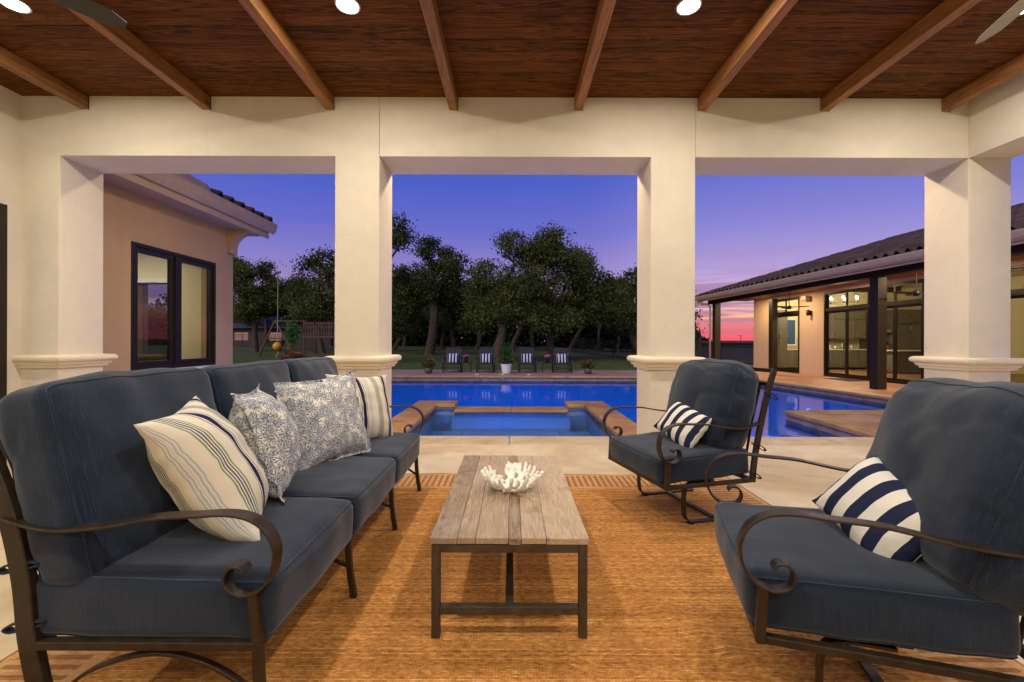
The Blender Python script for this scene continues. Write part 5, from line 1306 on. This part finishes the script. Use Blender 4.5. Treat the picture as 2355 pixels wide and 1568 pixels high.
m.v = [(vx * (1 - .03 * (i % 2)), vy * (1 - .03 * (i % 2)), vz) for i, (vx, vy, vz) in enumerate(m.v)]; m.build('pot', M['white'], pt_)
m = MB(); rf = random.Random(9)
fv = []
for k in range(34):
    a = rf.uniform(0, 6.28); ln = rf.uniform(.55, .95); sp_ = rf.uniform(.08, .34); 
    pts = catmull([(0, 0, .34), (math.cos(a) * sp_ * .35, math.sin(a) * sp_ * .35, .34 + ln * .55), (math.cos(a) * sp_, math.sin(a) * sp_, .34 + ln)], 7)
    m.tube(pts, [.006 * (1 - .8 * i / len(pts)) for i in range(len(pts))], 4)
    for i, p in enumerate(pts[3:]):
        for s_ in (-1, 1):
            o_ = Vector((-math.sin(a) * s_, math.cos(a) * s_, .75)).normalized() * .13
            w_ = Vector((math.cos(a), math.sin(a), 0)) * .010
            m.add([p - w_, p + w_, p + o_ + Vector((math.cos(a), math.sin(a), 0)) * .03], [(0, 1, 2)])
m.build('fronds', M['fern'], pt_)
V_, F_ = leafball(700, (0, 0, .52), (.33, .30, .20), .085, rgp); obj('leaves', np_mesh('leaves', V_, F_, M['shrub']), pt_)
V_, F_ = leafball(40, (0, -.05, .50), (.34, .30, .18), .05, rgp, .9); obj('blossom', np_mesh('blossom', V_, F_, M['orange']), pt_)
for i, u_ in enumerate((1097, 1155, 1216)):
    c = px(u_, 861.5, 16.4); o = tag(MB().lathe([(.07, 0), (.07, .012), (.05, .022), (0, .022)], 18, cap=True).build('deck_jet', M['white'], smooth=False), ('leftmost', 'middle', 'rightmost')[i] + ' white round deck jet cap at the far pool edge', 'deck jet', 'white deck jet caps'); o.location = (c.x, 16.42, -.003)
# shrub by the fence
sb = thing('shrub', 'dark rounded shrub at the foot of the metal fence', 'shrub', (8.3, 24.6, ground_z(8.3, 24.6)))
V_, F_ = leafball(2600, (0, 0, .5), (.95, .7, .55), .12, rgp); obj('foliage', np_mesh('foliage', V_, F_, M['wood_leaf']), sb); MB().tube([(0,0,0),(0,0,.5)], .05, 6).build('stem', M['bark'], sb)
# maroon planter with small tree, swing ball, playset
d = 18.6; x = (672 - 1177) / 1000 * d; mp_ = thing('tree_planter', 'maroon glazed planter with a staked young tree', 'planter', (x, d, -.004))
MB().lathe([(.30, 0), (.40, .1), (.43, .45), (.44, .58), (.47, .60), (.47, .64), (.42, .64), (.40, .56)], 28).build('pot', M['maroon'], mp_, smooth=True)
MB().tube(catmull([(0, 0, .55), (.02, 0, 1.0), (-.02, 0, 1.6), (0, 0, 2.0)], 4), .018, 7).build('stem', M['bark'], mp_, smooth=True); MB().tube([(.06, 0, .55), (.0, .02, 2.35)], .014, 6).build('stake', M['play'], mp_)
V_, F_ = leafball(620, (-.02, 0, 1.55), (.30, .28, .52), .12, rgp, .4); obj('leaves', np_mesh('leaves', V_, F_, M['fern']), mp_)
V_, F_ = leafball(260, (0, 0, .70), (.40, .36, .10), .07, rgp); obj('underplanting', np_mesh('underplanting', V_, F_, M['shrub']), mp_)
V_, F_ = leafball(60, (0, -.05, .74), (.38, .34, .08), .06, rgp, .9); obj('blossom', np_mesh('blossom', V_, F_, M['orange']), mp_)
bc = px(637.5, 798, 27); gb = ground_z(bc.x, 27)
sw = thing('swing_ball', 'yellow ball swing hanging on a rope from an oak', 'swing', (bc.x, 27, bc.z))
MB().lathe([(.001, -.27)] + [(.27 * math.sin(q), -.27 * math.cos(q)) for q in np.linspace(.15, math.pi - .15, 14)] + [(.001, .27)], 20, cap=False).build('ball', M['yellow'], sw, smooth=True)
MB().tube([(0, 0, .26), (.03, 0, 4.2)], .018, 6).build('rope', M['gutter'], sw); MB().tube(catmull([(0, 0, -.26), (.06, 0, -.42), (-.06, 0, -.62), (-.10, 0, -.72)], 4), .03, 6).build('tail', M['yellow'], sw)
d = 28; ps = thing('playset', 'brown wooden playset with railed fort, swing beam and slide', 'playset', ((735 - 1177) / 1000 * d, d, ground_z(-12, d)))
def bm_(pts, w=.1, t=.1, name='post', wd=(0, 1, 0)): MB().bar(pts, wd, w, t).build(name, M['play'], ps)
for a in (-1.0, .95):
    for b_ in (0, 1.6): bm_([(a, b_, 0), (a, b_, 2.25)])
for z_, nm in ((1.3, 'deck_beam'), (2.2, 'top_rail'), (.12, 'base_beam')):
    bm_([(-1.05, -.06, z_), (1.0, -.06, z_)], .06, .12, nm); bm_([(-1.05, 1.66, z_), (1.0, 1.66, z_)], .06, .12, nm)
MB().box(-1, .95, 0, 1.6, 1.36, 1.40).build('deck', M['play'], ps)
for i in range(11): bm_([(-.85 + i * .165, -.09, 1.4), (-.85 + i * .165, -.09, 2.15)], .025, .09, 'railing_slat')
bm_([(-1, -.1, 1.75), (-1.9, -.1, 1.75)], .08, .1, 'brace')
MB().add([(-1.3,-.3,2.5),(1.3,-.3,2.5),(1.3,1.9,2.5),(-1.3,1.9,2.5),(-1.3,.8,3.2),(1.3,.8,3.2)],[(0,1,5,4),(2,3,4,5),(0,4,3),(1,2,5)]).build('canopy_roof', M['wood_leaf'], ps)
bm_([(-1.0, .6, 2.35), (-3.2, .6, 2.35)], .1, .12, 'swing_beam'); bm_([(-3.2, .6, 2.4), (-4.3, .6, 0)], .1, .1, 'swing_leg'); bm_([(-3.2, .6, 2.4), (-1.2, -.7, 0)], .1, .1, 'swing_leg'); bm_([(-3.75, .6, 1.2), (-1.5, .3, 1.2)], .06, .1, 'cross_beam')
MB().add([(1.0,.3,1.4),(1.0,.8,1.4),(3.2,.8,.25),(3.2,.3,.25),(1.0,.3,1.3),(1.0,.8,1.3),(3.2,.8,.15),(3.2,.3,.15)],[(0,3,2,1),(4,5,6,7),(0,1,5,4),(1,2,6,5),(2,3,7,6),(3,0,4,7)]).build('slide', M['pot'], ps)
for s_ in (-.15, .15): MB().tube([(-2.2 + s_, .6, 2.3), (-2.2 + s_, .6, .5)], .012, 5).build('swing_rope', M['gutter'], ps)
MB().box(-2.4, -2.0, .5, .7, .46, .5).build('swing_seat', plain('red_plastic', S(150, 30, 30), .5), ps)
